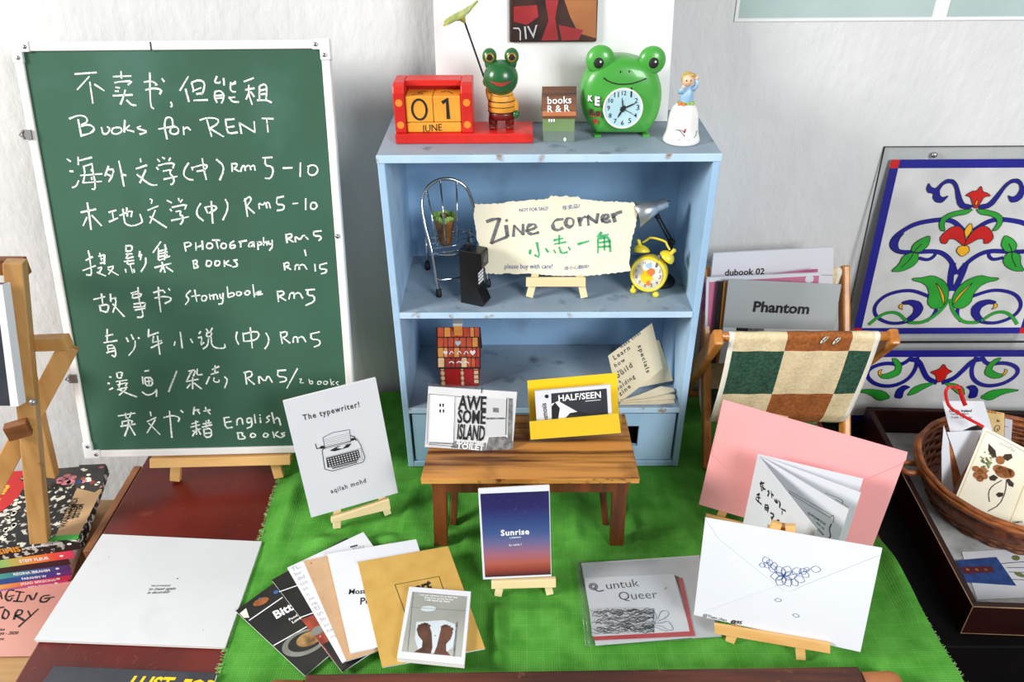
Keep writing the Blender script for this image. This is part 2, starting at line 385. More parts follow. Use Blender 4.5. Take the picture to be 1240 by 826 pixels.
def grad(name, axis, stops, rough=.4, noise=0):
    # printed colour bands: position along an object-space axis (metres) -> colour
    m,t,b=nt(name); L=t.links.new; tc=N(t,'ShaderNodeTexCoord')
    d=N(t,'ShaderNodeVectorMath',operation='DOT_PRODUCT'); L(tc.outputs['Object'],d.inputs[0]); d.inputs[1].default_value=axis
    lo,hi=stops[0][0],stops[-1][0]
    mr=N(t,'ShaderNodeMapRange'); L(d.outputs['Value'],mr.inputs[0]); mr.inputs[1].default_value=lo; mr.inputs[2].default_value=hi
    rp=N(t,'ShaderNodeValToRGB'); L(mr.outputs[0],rp.inputs['Fac']); e=rp.color_ramp.elements
    for i,(p,c) in enumerate(stops):
        q=(p-lo)/(hi-lo)
        el=e[i] if i<2 else e.new(q)
        el.position=q; el.color=lin(c)
    L(rp.outputs['Color'],b.inputs['Base Color']); b.inputs['Roughness'].default_value=rough; M[name]=m; return m

# ================================================================== the setting
WALL=.205
b=MB(); b.box((-2.2,WALL,-.76),(2.2,WALL+.08,1.6)); b.build('wall_back',M['plaster'],kind='structure')
b=MB(); b.box((-2.2,-2.6,-.80),(2.2,WALL+.08,-.76)); b.build('floor',M['floor'],kind='structure')
# window strip at the top right of the wall
wf=Fr((0,WALL,0),(1,0,0),(0,0,1))
a0,b0=wf.px(893,22); a1,_=wf.px(1128,19); a2,_=wf.px(1146,17)
w=thing('window_1',(a0,WALL,b0),None,None,kind='structure')
b=MB(); b.fbox(wf,a0-.004,.95,b0-.004,b0,0,.002); b.fbox(wf,a1,a2,b0,b0+.3,0,.002); b.fbox(wf,a0-.004,a0,b0,b0+.3,0,.002); b.fbox(wf,a0-.004,.95,b0+.3,b0+.304,0,.002)
b.build('window_frame',M['white_paint'],w)
for x0,x1 in ((a0,a1),(a2,.95)):
    b=MB(); b.fbox(wf,x0,x1,b0,b0+.3,0,.0015); b.build('pane',M['aqua'],w)

# ------------------------------------------------------------------ tables
t=thing('table',(-.07,-.17,-.76),'dark red lacquered table carrying the green cloth, scratched along its bare left end','table')
b=MB(); b.box((-.602,-.60,-.03),(.447,.19,-.001)); b.build('tabletop',M['red_lacquer'],t,bevel=.002)
b=MB(); b.box((-.57,-.57,-.11),(.43,-.55,-.03)); b.box((-.57,.14,-.11),(.43,.16,-.03)); b.box((-.57,-.55,-.11),(-.55,.14,-.03)); b.box((.40,-.55,-.11),(.42,.14,-.03)); b.build('apron',M['shaded_dark_wood'],t)
b=MB(); rd=random.Random(21); f=flat(-.0009)
for i in range(46):
    x=rd.uniform(-.595,-.40); y=rd.choice((rd.uniform(-.34,-.30),rd.uniform(-.12,.02),rd.uniform(-.12,.0))); l=rd.uniform(.002,.010); a=rd.uniform(0,3.1)
    b.rib(f,[(x,y),(x+l*math.cos(a),y+l*math.sin(a))],rd.uniform(.0002,.0006),.0002)
for i in range(26):
    y=-.33+.34*i/26+rd.uniform(-.005,.005); b.rib(f,[(-.6015+rd.uniform(0,.003),y),(-.6005+rd.uniform(0,.003),y+rd.uniform(.004,.014))],.0006,.0002)
b.build('scratches',pm('scratch','7a4a34','946048',rough=.8,scale=200),t,kind='stuff')
for x in (-.55,.395):
    for y in (-.55,.14): b=MB(); b.box((x-.022,y-.022,-.76),(x+.022,y+.022,-.11)); b.build('leg',M['shaded_dark_wood'],t,bevel=.002)
t=thing('added_shade_table',(.95,0,-.76),'added near-black table under the dark tray, deep shade painted into its colour','table')  # added table, near black in place of deep shade
b=MB(); b.box((.475,-.27,-.09),(1.45,.195,-.052)); b.build('tabletop',M['shaded_dark_wood'],t,bevel=.002)
b=MB(); b.box((.48,-.262,-.76),(1.44,-.24,-.09)); b.build('front_panel',M['shaded_dark_wood'],t)
b=MB(); b.box((.48,-.24,-.76),(.50,.19,-.09)); b.build('side_panel',M['shaded_dark_wood'],t)
t=thing('low_shelf',(-.9,-.1,-.76),'low plank shelf left of the red table holding the pile of books','shelf')
b=MB(); b.box((-1.3,-.315,-.102),(-.610,.022,-.084)); b.build('plank',M['plank'],t,bevel=.0015)
for x in (-1.25,-.66):
    b=MB(); b.box((x,-.30,-.76),(x+.02,.02,-.102)); b.build('side_panel',M['crate'],t)
b=MB(); b.box((-.622,-.150,-.0838),(-.611,.02,-.012)); b.build('rail_board',M['crate'],t,bevel=.001)

# ------------------------------------------------------------------ green cloth with folds and frayed edges
FOLDS=[]
for a,c,h,wd_ in (((598,650),(603,812),.0045,.007),((757,600),(778,690),.003,.007),((400,640),(330,760),.003,.012),((452,560),(430,650),.005,.014),((497,600),(470,660),.006,.014),
                ((360,590),(330,680),.004,.012),((560,640),(556,700),.006,.012),((800,590),(830,650),.003,.01),((620,740),(900,735),.0012,.006),((690,600),(700,670),.003,.010),((1060,640),(1110,760),.006,.016),((340,700),(420,640),.003,.012),((540,600),(548,650),.005,.012)):
    FOLDS.append((Zp(*a),Zp(*c),h,wd_))
from mathutils import noise as mnoise
def cloth_z(x,y):
    z=.0022+.0014*math.sin(31*x+17*y)*math.sin(23*y-9*x+1)+.0006*math.sin(71*x-40*y)+.005*max(0,mnoise.noise(V(x*13,y*9,1.7)))+.0034*abs(mnoise.noise(V(x*26,y*17,4.2)))
    for A,B,h,wd_ in FOLDS:
        dx,dy=B.x-A.x,B.y-A.y; L2=dx*dx+dy*dy; s=max(0,min(1,((x-A.x)*dx+(y-A.y)*dy)/L2)); q=math.hypot(x-A.x-s*dx,y-A.y-s*dy)
        z+=2.3*h*math.exp(-(q/wd_)**2)*(.3+.7*math.sin(math.pi*min(1,max(0,s)))**.5 if 0<s<1 else .3)
    return z
def cloth_edge(y): return (-.3875+.038*(-.014-y), .433+.09*max(0,-.12-y))
NX,NY=230,170
FLATS=[]   # filled below: footprints where things press the cloth flat
def make_cloth():
    b=MB(); vs=[]
    for j in range(NY+1):
        y=-.50+.685*j/NY; x0,x1=cloth_edge(y)
        for i in range(NX+1):
            x=x0+(x1-x0)*i/NX; z=cloth_z(x,y)
            for (fx0,fy0,fx1,fy1) in FLATS:
                dx=max(fx0-x,0,x-fx1); dy=max(fy0-y,0,y-fy1); d=math.hypot(dx,dy)
                if d<.02: k=d/.02; z=min(z, .0009*(1-k)+z*k)
            vs.append((x,y,max(.0008,z)))
    b.add(vs,[(j*(NX+1)+i,j*(NX+1)+i+1,(j+1)*(NX+1)+i+1,(j+1)*(NX+1)+i) for j in range(NY) for i in range(NX)],0,True)
    c=thing('tablecloth',(0,-.16,0),'bright green woven cloth with frayed side edges spread over the red table','tablecloth')
    b.build('cloth',M['green_cloth'],c)
    b=MB(); f=flat(.0015)
    for k in range(620):
        y=-.49+.67*random.random(); x0,x1=cloth_edge(y)
        l=.002+.004*random.random()
        for x,sg in ((x0,-1),(x1,1)):
            if random.random()<.75: b.rib(f,[(x+.002*-sg,y),(x+sg*l*.5,y+random.uniform(-.001,.001)),(x+sg*l,y+random.uniform(-.003,.003))],.0007,random.random()*.0012)
    b.build('fringe',pm('cloth_thread','5d9a45','9cc07a',scale=300,rough=.9,lo=.4,hi=.6),c,kind='stuff')

# ================================================================== blue shelf
W2,H,D,T=.20,.4817,.17,.0088; ZM,ZL=.269,.1119
s=thing('shelf_unit',(0,D/2,.002),'pale blue painted open shelf unit with two small drawers, worn at its edges','shelf')
b=MB(); b.box((-W2,0,H-.0092),(W2,D,H)); b.build('top_board',[M['blue_worn']],s,bevel=.0012)
b=MB(); b.box((-W2-.0005,-.0012,H-.0098),(W2+.0005,.0,H-.0004)); b.build('top_edging',M['blue_edge'],s,bevel=.0006)
for x in (-W2,W2-T): 
    b=MB(); b.box((x,.0,.0025),(x+T,D,H-.0093)); b.build('side_panel',M['blue_paint'],s,bevel=.001)
b=MB(); b.box((-W2+T,D-.006,.0025),(W2-T,D,H-.0093)); b.build('back_panel',M['blue_back'],s)
for z in (ZM,ZL):
    b=MB(); b.box((-W2+T,.0008,z-.0085),(W2-T,D-.006,z)); b.build('shelf_board',M['blue_worn'],s)
    b=MB(); b.box((-W2+T,-.0006,z-.0088),(W2-T,.0008,z-.0002)); b.build('shelf_edging',M['blue_edge'],s,bevel=.0004)
b=MB(); b.box((-W2+T,0,.0025),(W2-T,D-.006,.0125)); b.build('bottom_board',M['blue_paint'],s,bevel=.001)
b=MB(); b.box((-.0045,0,.0125),(.0045,D-.006,ZL-.0088)); b.build('divider',M['blue_paint'],s)
hole=Yp(772,528,.002).x-.016
for x0,x1,hx in ((-W2+T+.003,-.0065,-hole),(.0065,W2-T-.0035,hole)):
    d=MB(); z0,z1=.0145,ZL-.0125; hz0,hz1=Yp(768,540,.002).z,Yp(768,516,.002).z; h0,h1=hx-.017,hx+.017
    for q in ((x0,h0,z0,z1),(h1,x1,z0,z1),(h0,h1,z0,hz0),(h0,h1,hz1,z1)): d.box((q[0],.002,q[2]),(q[1],.0085,q[3]))
    dr=d.build('drawer',M['blue_paint'],s)
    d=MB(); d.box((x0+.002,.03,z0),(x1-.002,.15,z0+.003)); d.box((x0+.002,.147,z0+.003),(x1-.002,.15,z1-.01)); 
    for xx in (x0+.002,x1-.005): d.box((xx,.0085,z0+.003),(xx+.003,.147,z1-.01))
    d.build('drawer_box',M['drawer_shade'],dr)
# ================================================================== easels
def from_feet(FLpx, FRpx, zb, yaw, le, off, roll=0):
    """plane of a leaning item: its front face lies off in front of the easel legs whose feet stand at the two pixels"""
    c=(Zp(*FLpx,zb)+Zp(*FRpx,zb))/2; f=lean(c,yaw,le,roll); f0=lean(c,yaw,le)
    return Fr(c+f0.n*off,f.u,f.v)
def easel(label, fr, FL, FR, zb, height, ledge_px, back_c, tk=.006, lw=.011, wood='pine', back=.4, c0=None, c1=.004, apex_w=.25, hb=0, adx=0):
    """mini display easel whose legs lean right behind an item on plane fr (item back at back_c)"""
    n=fr.n; h=V(n.x,n.y,0).normalized(); u=V(-h.y,h.x,0); u=u if u.x>0 else -u; v=n.cross(u); v=v if v.z>0 else -v
    g=Fr(fr.p(0,0,back_c-tk/2-.0004),u,v)
    a0=g.px(*FL)[0]; a1=g.px(*FR)[0]; b0=(zb+.0024-g.o.z)/v.z; mid=(a0+a1)/2; Wd=a1-a0; L=b0+height/v.z
    bk=V(-u.y,u.x,0); base=g.p(mid,b0); r=thing('easel',(base.x,base.y,zb),label,'easel')
    for sg in (-1,1):
        b=MB(); b.bar(g.p(mid+sg*Wd/2,b0),g.p(mid+adx+sg*Wd*apex_w/2,L),lw,tk,u); b.build('leg',M[wood],r,bevel=.0006)
    lf=Fr(g.p(0,0,tk/2),u,v); q=[lf.px(*p) if back_c>-.003 and c0 is None else Fr(fr.o,u,v).px(*p) for p in ledge_px]
    off=(fr.o-lf.o).dot(n)
    ll=Fr(fr.o,u,v); q=[ll.px(*p) for p in ledge_px]
    b=MB(); b.slab(ll,q,(back_c if c0 is None else c0),c1); b.build('ledge',M[wood],r,bevel=.0006)
    ft=g.p(mid,b0)+bk*height*back; ft.z=zb+.0028
    b=MB(); b.bar(g.p(mid+adx,L-lw*.6,-tk*1.1),ft,lw,tk,u); b.build('back_leg',M[wood],r,bevel=.0006)
    b=MB(); b.fbox(g,mid+adx-Wd*apex_w/2-lw*.8,mid+adx+Wd*apex_w/2+lw*.8,L-lw*.8-hb,L+lw*.5-hb*1.3,-tk*1.4,tk*.5); b.build('head_block',M[wood],r,bevel=.0006)
    return g,r

# ------------------------------------------------------------------ chalkboard
cb=from_feet((213,583),(339,580),0,2.4,16.2,.018,-.4)
easel('pine easel on the bare red table holding the big chalkboard',cb,(213,583),(339,580),0,.34,[(182,566),(352,562),(352,551),(182,555)],-.0132,tk=.009,lw=.014,back=.45,c1=.003)
BL=cb.px(104,555); BR=cb.px(431,546); TR=cb.px(401,47); TL=cb.px(14,52)
x0=(BL[0]+TL[0])/2; x1=(BR[0]+TR[0])/2; y0=(BL[1]+BR[1])/2; y1=(TL[1]+TR[1])/2
c=thing('chalkboard',cb.p((x0+x1)/2,y0),'tall green chalkboard with a white frame listing book rental prices in chalk','chalkboard')
b=MB(); b.fbox(cb,x0+.006,x1-.006,y0+.006,y1-.006,-.009,-.002); b.build('board',M['board_green'],c)
fw=.0105
for nm,q in (('frame_rail',(x0,x1,y0,y0+fw)),('frame_rail',(x0,x1,y1-fw,y1)),('frame_rail',(x0,x0+fw,y0+fw,y1-fw)),('frame_rail',(x1-fw,x1,y0+fw,y1-fw))):
    b=MB(); b.fbox(cb,*q,-.012,.001); b.build(nm,M['alu'],c,bevel=.0015)
for X,Y,sx,sy in ((x0,y0,1,1),(x1,y0,-1,1),(x1,y1,-1,-1),(x0,y1,1,-1)):
    P=lambda a,d:(X+sx*a,Y+sy*d)
    b=MB(); b.slab(cb,[P(-.001,-.001),P(.021,-.001),P(.021,.0115),P(.0115,.0115),P(.0115,.024),P(-.001,.024)],-.013,.0025)
    k=b.build('corner_cap',M['white_plastic'],c,bevel=.0012)
    for q in (P(.006,.018),P(.016,.0055)):
        b=MB(); b.lathe([(.0026,0),(.0026,.0006),(.0016,.0012),(0,.0012)],cb.p(*q,.0025),cb.n,seg=12); b.build('screw',M['steel'],k)
for x,y in ((35,163),(90,458)):
    a,d=cb.px(x,y); b=MB(); b.fbox(cb,a-.006,a+.005,d-.006,d+.006,-.012,.004); b.tube([cb.p(a-.004,d-.004,.004),cb.p(a-.009,d,.006),cb.p(a-.004,d+.005,.004)],.0012); b.build('clip',M['pipes_grey'],c,bevel=.001)
a,d=cb.px(409,286); b=MB(); b.lathe([(.003,0),(.003,.001),(0,.0014)],cb.p(a,d,.001),cb.n,seg=12); b.build('screw',M['steel'],c)
a,d=cb.px(183,56); b=MB(); b.fbox(cb,a-.0008,a+.0008,d-.005,d+.005,.0008,.0015); b.build('rail_mark',M['ink'],c)
CH=[((60,60,6.353),'190,188 355,176|300,208 208,308|305,250 328,412|342,268 415,315|545,168 548,220|485,208 622,203|497,255 550,245 632,242 600,270|505,290 535,295|500,320 525,320|485,355 632,348|578,312 562,370 542,420|590,390 625,425 660,430|725,250 780,240 828,270 810,272|735,310 800,295 860,310 845,342|768,180 768,330 775,440 797,455|862,225 878,245|930,405 940,430 930,440'),
((200,70,6.2),'170,140 108,245|150,235 175,328|195,190 210,240 205,255|195,185 250,165 295,185 285,250 270,275|215,245 265,225|232,272 280,265|212,320 315,316|385,140 365,185 405,190 410,180|435,155 440,205|370,260 368,300 385,335|370,255 410,245 440,275 435,310 420,340|375,285 425,280|375,305 425,300|525,178 495,205 525,190|490,185 485,235 500,255 525,255|520,295 475,300|478,295 500,330 548,332|590,178 660,152|600,240 665,228|625,205 625,275 650,350|625,265 605,310|640,255 665,290|705,215 705,320|710,210 745,195 762,225 755,320|705,245 750,238|708,275 755,270|690,318 760,318 795,335'),
((60,60,6.353),'148,532 215,505 275,515 290,555 240,580|215,540 240,668|240,590 300,575 345,605 320,640 245,662|395,600 405,650 440,650 462,610 440,595|480,605 470,640 510,655 555,630 545,600 500,600 480,610|575,545 570,635|610,585 575,615 645,632|695,590 660,605 735,625 740,640 690,652|945,580 940,530 910,518 885,535 880,600 900,688|835,612 960,590|930,600 920,640 955,655 990,640 985,600 950,595 930,605|1025,595 1030,655|1028,615 1055,595 1080,620'),
((200,70,6.2),'258,468 310,450 390,455 400,490 325,535|310,465 345,590|340,535 435,592|450,465 515,460|450,470 460,540 475,570 540,560|455,525 515,515|570,568 555,490|555,490 672,560|672,560 665,480|725,455 808,458|760,458 770,560'),
((70,180,6.526),'68,82 95,103|90,180 115,180|110,308 140,300 160,255|155,68 157,128|165,95 262,70|200,140 210,200 195,270|205,140 265,120|265,120 275,200 290,260 290,325 265,320|175,213 345,200|195,272 340,260|260,165 262,180|262,228 265,245|395,140 368,215|395,165 440,165 425,220 398,262|375,200 410,215|478,100 500,200 518,298|500,205 535,212|648,80 652,105|615,160 698,132|690,170 645,270|622,205 700,270 745,292 780,288|785,85 800,103|822,70 840,80|885,75 875,95|775,150 790,165|790,135 850,118 918,115 905,155|830,180 895,165 880,190 895,215|835,243 938,220|895,210 918,250 905,280 888,285|1030,115 995,165 990,215 1030,245 1065,248|1055,148 1062,170|1065,150 1150,125 1180,135 1160,170 1095,180|1138,80 1150,160 1170,245'),
((220,180,4.858),'202,65 240,95 245,130 222,185|292,90 295,135|290,90 325,88 320,110 300,115|300,115 335,135|345,135 352,105 368,100 372,130|372,110 395,95 405,125|400,110 425,95 430,128|475,55 530,52|490,55 488,100 530,105 538,140 520,178 490,175|595,115 648,113|697,85 695,165|745,105 740,150 775,160 800,135 795,105 765,95 740,108'),
((70,180,6.526),'178,505 295,480|228,430 245,540 258,640|225,545 195,610|265,530 340,610|400,505 455,488|425,500 435,555|402,580 470,550|485,530 585,485 575,540|510,480 520,560 530,600 590,615 655,590 665,575 645,520|540,470 545,535|725,400 742,405 735,435|708,488 788,455|765,490 725,590|725,540 800,590 855,625|860,410 895,430|950,395 955,412|980,405 965,425|885,480 895,495|900,465 1015,440 1000,480|930,500 970,490 960,525 985,535|895,570 1030,540|985,540 985,575 965,600|1125,435 1095,480 1095,530 1145,572'),
((220,180,4.858),'135,345 150,380|140,345 195,335 205,355 160,380|172,312 180,440|255,300 270,330 265,370 240,420|370,295 385,400|365,310 395,280 410,300 380,340|380,340 425,380|455,355 450,320 475,335 490,315 500,350|490,325 510,315 520,350|560,290 598,282|560,290 555,330 600,330 600,360 560,365|652,325 682,322|728,295 728,360|760,325 755,350 775,360 795,345 790,320 765,318'),
((80,280,6.881),'180,165 185,190|160,245 215,215|188,190 200,290 210,370 165,365|135,330 240,290|265,210 310,200|275,185 290,245|280,225 320,235|315,200 315,275|280,270 320,260|260,310 300,300 265,355|255,345 325,375|345,305 400,290 350,360|345,320 430,368|495,125 495,170|495,125 545,120 545,165 500,170|495,195 545,190|515,195 490,235 555,215|480,255 560,245|515,245 500,280 560,270|490,320 495,345|530,285 550,350|560,320 565,345|610,170 605,215|625,195 615,240|660,225 660,280 620,340|785,90 720,180|765,145 765,240|820,115 825,145|770,170 835,150|770,190 840,175|770,215 840,200|770,245 860,210|825,160 815,240|735,305 870,270|795,260 820,345|800,300 780,340|830,300 885,338'),
((220,180,4.858),'12,555 22,605|12,558 45,550 55,570 25,580|80,555 82,600|80,585 118,570|118,545 122,595|150,560 140,580 160,592 182,580 175,558 152,558|178,540 222,540|200,540 212,590|235,560 225,580 245,592 262,580 258,560 240,558|305,545 280,560 285,590 310,585 312,568 290,570|345,545 345,580|335,550 380,542|395,560 390,580 415,575 420,550 400,555|420,550 425,580|445,550 448,595|445,555 462,548 470,565 448,570|480,525 480,570|480,560 500,545 500,570|510,545 510,565 530,560|530,540 532,580 515,600|65,660 70,705|62,665 85,655 90,675 75,680 95,690 90,702 70,705|145,665 140,690 165,695 175,672 165,660 145,662|195,665 192,690 215,690 225,668 210,660 195,665|248,660 250,695|275,660 250,678 290,692|325,655 300,660 325,675 322,695 298,698|612,505 618,555|612,510 640,500 650,520 622,530|622,530 655,550|668,550 665,515 695,540 715,505 742,535|775,490 820,485|775,490 775,515 815,515 820,530 805,542|722,598 730,632|600,675 605,715|598,680 625,668 632,690 610,695|610,695 640,712|665,715 668,685 690,685 690,712|690,690 715,680 735,712|782,682 785,722|812,685 852,675|812,685 810,710 850,710 850,730 820,738'),
((80,280,6.881),'225,572 318,548|290,525 300,605|275,620 285,668|275,625 345,610 350,645 335,680 290,665|365,525 368,590|370,565 412,560|400,555 415,595 385,680|385,610 440,670 480,715|535,520 600,500|595,472 600,560 635,680 635,720 590,720|550,530 550,560|555,530 625,520 615,550 555,560|560,610 660,595 650,625|560,635 655,630|570,660 655,645|725,515 800,490 820,515|735,560 800,545 870,555 870,580 820,605|765,470 770,560 785,675|850,480 860,495'),
((220,330,3.935),'40,88 15,110 35,130 15,155|60,85 70,140|45,115 85,110|95,115 92,135 110,138 120,120 110,110 95,115|130,105 135,130|133,115 150,108|150,130 150,108 165,105 170,128|180,105 182,125 195,120|195,100 195,150 175,152|215,70 220,120|220,105 245,95 250,112 222,120|262,95 260,110 275,112 285,100 275,92 262,95|302,90 298,105 315,110 325,95 315,88 302,92|338,60 345,120|345,105 372,88 376,97 348,106|360,108 384,104|455,90 460,140|453,95 480,88 488,105 462,115|462,115 495,135|510,128 515,100 535,98 535,125|535,105 560,95 575,125|590,85 632,82|600,85 598,110 630,112 632,140 590,158'),
((100,390,5.16),'150,48 150,130|140,90 185,80|130,132 212,118|150,150 160,190 148,195|155,150 190,145 205,190 200,222 180,210|155,170 195,165|160,190 195,182|270,100 282,125|300,80 315,110|350,100 345,105|325,120 325,165 285,212|410,48 408,95|412,88 470,68|440,92 435,130|435,130 490,118|425,163 495,130|465,90 480,205|575,125 570,148|608,65 620,165|672,108 685,132|735,62 725,75|720,100 745,95 735,150 755,130|770,45 780,60|808,40 795,65|775,70 805,65 800,90 770,95 775,70|785,100 780,150 750,170|800,95 805,150 840,168 890,165 885,140'),
((220,330,3.935),'262,285 255,315 270,345|290,290 295,330|292,295 355,280 370,300 350,325 300,330|325,265 335,362|400,290 415,315 410,345 395,365|468,285 478,340|468,290 500,282 500,305 480,312|480,312 515,338|530,335 530,310 550,308 552,335|552,315 575,305 590,332|612,295 655,285|615,295 615,320 655,322 660,345 630,357'),
((100,390,5.16),'165,345 175,348|155,385 165,388|165,425 185,415|210,320 245,315 240,340|210,320 215,355 240,350|205,375 275,365|215,395 280,380 265,400|230,375 225,410|215,425 275,410|270,420 225,460|225,425 290,455 335,470|385,310 410,305|370,345 375,390|390,350 430,350 435,400 390,400 385,350|392,375 435,370|410,355 412,400|370,440 400,462 440,450 460,425|460,430 458,468|585,310 535,438|583,312 537,436|660,310 705,300 690,340|715,295 710,335 745,330|680,310 650,365|645,375 720,360|685,350 685,420|672,390 650,415|695,385 740,420|808,300 850,280|825,275 825,320|790,345 770,390|800,330 845,315|820,350 815,375 850,380 850,365|885,345 905,365 885,415'),
((220,330,3.935),'300,475 308,535|295,480 330,470 335,495 310,505|310,505 345,535|368,530 365,490 395,525 410,490 430,525|455,470 495,467|458,472 455,498 495,500 498,520 465,525|550,460 500,553'),
((100,390,5.16),'220,590 325,572|265,572 270,605|300,568 290,600|245,625 310,615 300,645|245,625 245,650|235,655 325,640|280,600 285,650 260,715|290,650 325,710|420,565 425,590|400,625 455,600|450,615 400,695|410,635 480,705|505,600 560,585 605,600 595,625|540,560 555,725|610,555 625,568|695,535 690,580|695,555 725,550|712,552 730,575|765,535 770,555|755,560 795,552|775,555 795,578|680,640 720,625|675,660 730,645|685,685 735,670|705,620 710,705|705,680 685,715|715,670 735,705|750,640 800,630|745,660 805,645|770,620 770,660|785,615 790,650|755,675 800,665 805,720 760,725 755,675|760,700 800,695'),
((220,330,3.935),'200,695 225,692|200,695 208,745 240,740|203,718 235,712|262,730 262,700 285,695 290,725|310,700 310,720 330,715 330,695 312,698|330,695 335,735 310,745|345,680 350,720|372,695 375,718|370,680 372,683|418,685 400,695 420,705 402,718|428,670 440,720|438,705 460,690 470,730|265,765 270,797|262,768 290,765 285,778 300,785 300,795 268,797|330,770 325,787 345,788 352,775 335,768|392,770 385,785 405,788 412,772 395,768|432,762 440,790|458,760 440,775 465,788|490,765 470,770 492,778 470,790')]
thin='560,510 572,508 560,528 580,528|605,510 610,535 625,530 620,518 608,522|648,522 645,535 662,535 665,522 650,520|675,522 675,535 692,535 695,522 678,520|708,510 712,540|725,520 712,530 725,538|745,522 732,528 745,538'
for i in range(0,len(CH),2):
    b=MB()
    for (ox,oy,k),d in CH[i:i+2]: b.strokes(cb,d,ox,oy,k,.0021,0,-.0017)
    b.build('chalk_line',M['chalk'],c)
b=MB(); b.strokes(cb,thin,220,330,3.935,.0015,0,-.0017); b.build('chalk_line',M['chalk'],c)

# ------------------------------------------------------------------ wooden studio easel at the far left, and the book it holds
A=Zp(50,654,0)+V(0,0,.0005); Bt=Yp(18,316,-.05)
e=thing('studio_easel',(A.x,A.y,-.001),'weathered wooden easel with a bolted post standing on the book pile at far left','easel')
b=MB(); b.bar(A+V(0,0,.002),Bt,.021,.026,(1,.35,0)); b.build('post',M['beech'],e,bevel=.0012)
def on(x,y,yy): return Yp(x,y,yy)
b=MB(); b.bar(on(-25,622,-.125),on(84,418,-.03),.014,.024,(0,1,.3)); b.build('strut',M['beech'],e,bevel=.001)
b=MB(); b.bar(on(-60,322,-.03),on(33,322,-.03),.010,.022,(0,1,0)); b.build('crossbar',M['beech_dark'],e,bevel=.001)
b=MB(); b.bar(on(28,416,-.055),on(84,414,-.055),.014,.018,(0,1,0)); b.build('bracket',M['beech'],e,bevel=.001)
b=MB(); b.bar(on(8,524,-.125),on(36,516,-.115),.014,.020,(0,1,0)); b.build('bracket',M['beech_dark'],e,bevel=.001)
b=MB(); b.bar(on(30,440,-.03),on(62,575,-.02),.018,.014,(1,0,0)); b.build('rear_leg',M['beech'],e,bevel=.001)
q=on(40,487,-.126); dn=(CAM-q).normalized(); b=MB(); b.ball(q,(.0045,.0045,.004)); b.build('bolt',M['pipes_grey'],e)
bk=lean(Yp(22,492,-.135),0,17)
b=MB(); pr=bk.pts([(22,492),(2,345)]); b.slab(bk,[pr[0],pr[1],(pr[1][0]-.11,pr[1][1]),(pr[0][0]-.11,pr[0][1])],-.014,-.001,0)
o=thing('propped_book',bk.p(pr[0][0]-.06,pr[0][1]),'dark grey covered book with a white edge propped on the wooden easel','book')
b.build('cover',M['dark_print'],o,bevel=.0006)
b=MB(); b.slab(bk,[(pr[0][0]-.009,pr[0][1]),(pr[1][0]-.007,pr[1][1]),(pr[1][0]+.0008,pr[1][1]),(pr[0][0]+.0008,pr[0][1])],-.0145,.0004); b.build('page_edge',M['paper'],o)
# ================================================================== on top of the shelf
def disc(b,fr,a,d,r,c=.0004,m=0,n=24): b.ell(fr,a,d,r,r,c,m,n)
# leaning white board and the photo block on it
wb=lean((0,.118,H+.0005),0,9)
e1=wb.px(808,147); e2=wb.px(817,0); l0=wb.px(520,147)
b=MB(); hh=.30; xr=e1[0]+(e2[0]-e1[0])*hh/(e2[1]-e1[1])
xl=wb.px(525,0)[0]
b.slab(wb,[(xl-.001,0),(e1[0],0),(xr,hh),(xl,hh)],-.004,0); b.build('white_board',M['white_paint'],None,bevel=.0006,label='large plain white board standing on the shelf top behind the frog clock',cat='board')
pq=wb.pts([(617,51),(722,50)]); pa0,pb=pq[0]; pa1=pq[1][0]
t=thing('photo_print',wb.p((pa0+pa1)/2,pb),'dark glossy photo print with red figures fixed high on the white board','picture')
b=MB(); b.fbox(wb,pa0,pa1,pb,pb+.10,.0002,.006); b.build('block',M['poster_dark'],t,bevel=.0018)
b=MB(); pp=lambda *l:[wb.px(*q) for q in l]
b.poly(wb,pp((683,0),(722,0),(721,46),(700,40),(690,20)),.0061+.0002,0); b.poly(wb,pp((660,0),(676,0),(672,22),(676,48),(655,49),(664,25)),.0063,1)
b.poly(wb,pp((622,8),(650,6),(652,20),(638,30),(622,26)),.0063,1); b.poly(wb,pp((676,30),(706,36),(700,48),(680,49)),.0064,1)
b.build('picture',[M['poster_skin'],M['poster_red']],t)
b=MB(); b.text(wb,'IV',(636,47),(652,45),0,1,0,.0066); b.rib(wb,pp((622,34),(630,34),(630,48)),.0015,.0066); b.build('lettering',M['ink_light'],t)

# perpetual calendar with a frog
cf=Fr((0,.0365,H),(1,0,0),(0,0,1))
xL=cf.px(479,173)[0]; xR=cf.px(646,173)[0]; bh=.0122
t=thing('frog_calendar',((xL+xR)/2,.062,H+.0003),'red wooden desk calendar with a carved green frog holding a leaf umbrella','calendar')
b=MB(); b.box((xL,.0365,H+.0004),(xR,.085,H+bh)); b.build('base',[M['red_paint']],t,bevel=.0012)
hx0,hx1=Yp(476.5,150,.043).x+.002,Yp(573,150,.043).x; hz=Yp(520,97,.060).z; ck=.0135; y0h=.0405; y1h=.084
def cheek(xa,xb):
    b=MB(); prof=[(y0h,H+bh),(y0h,hz-.010),(y0h+.004,hz-.003),(y0h+.011,hz),(y1h,hz),(y1h,H+bh)]
    n=len(prof); b.add([(xa,y,z) for y,z in prof]+[(xb,y,z) for y,z in prof],[list(range(n)),[n+i for i in range(n)][::-1]]+[(i,n+i,n+(i+1)%n,(i+1)%n) for i in range(n)])
    k=b.build('cheek',M['red_paint'],t,bevel=.0015); f=Fr((xa,y0h,H+bh),(1,0,0),(0,0,1)); d=MB()
    for z in (.010,.036): disc(d,f,(xb-xa)/2,z,.0043,.0003)
    d.build('dot',M['amber_spot'],k)
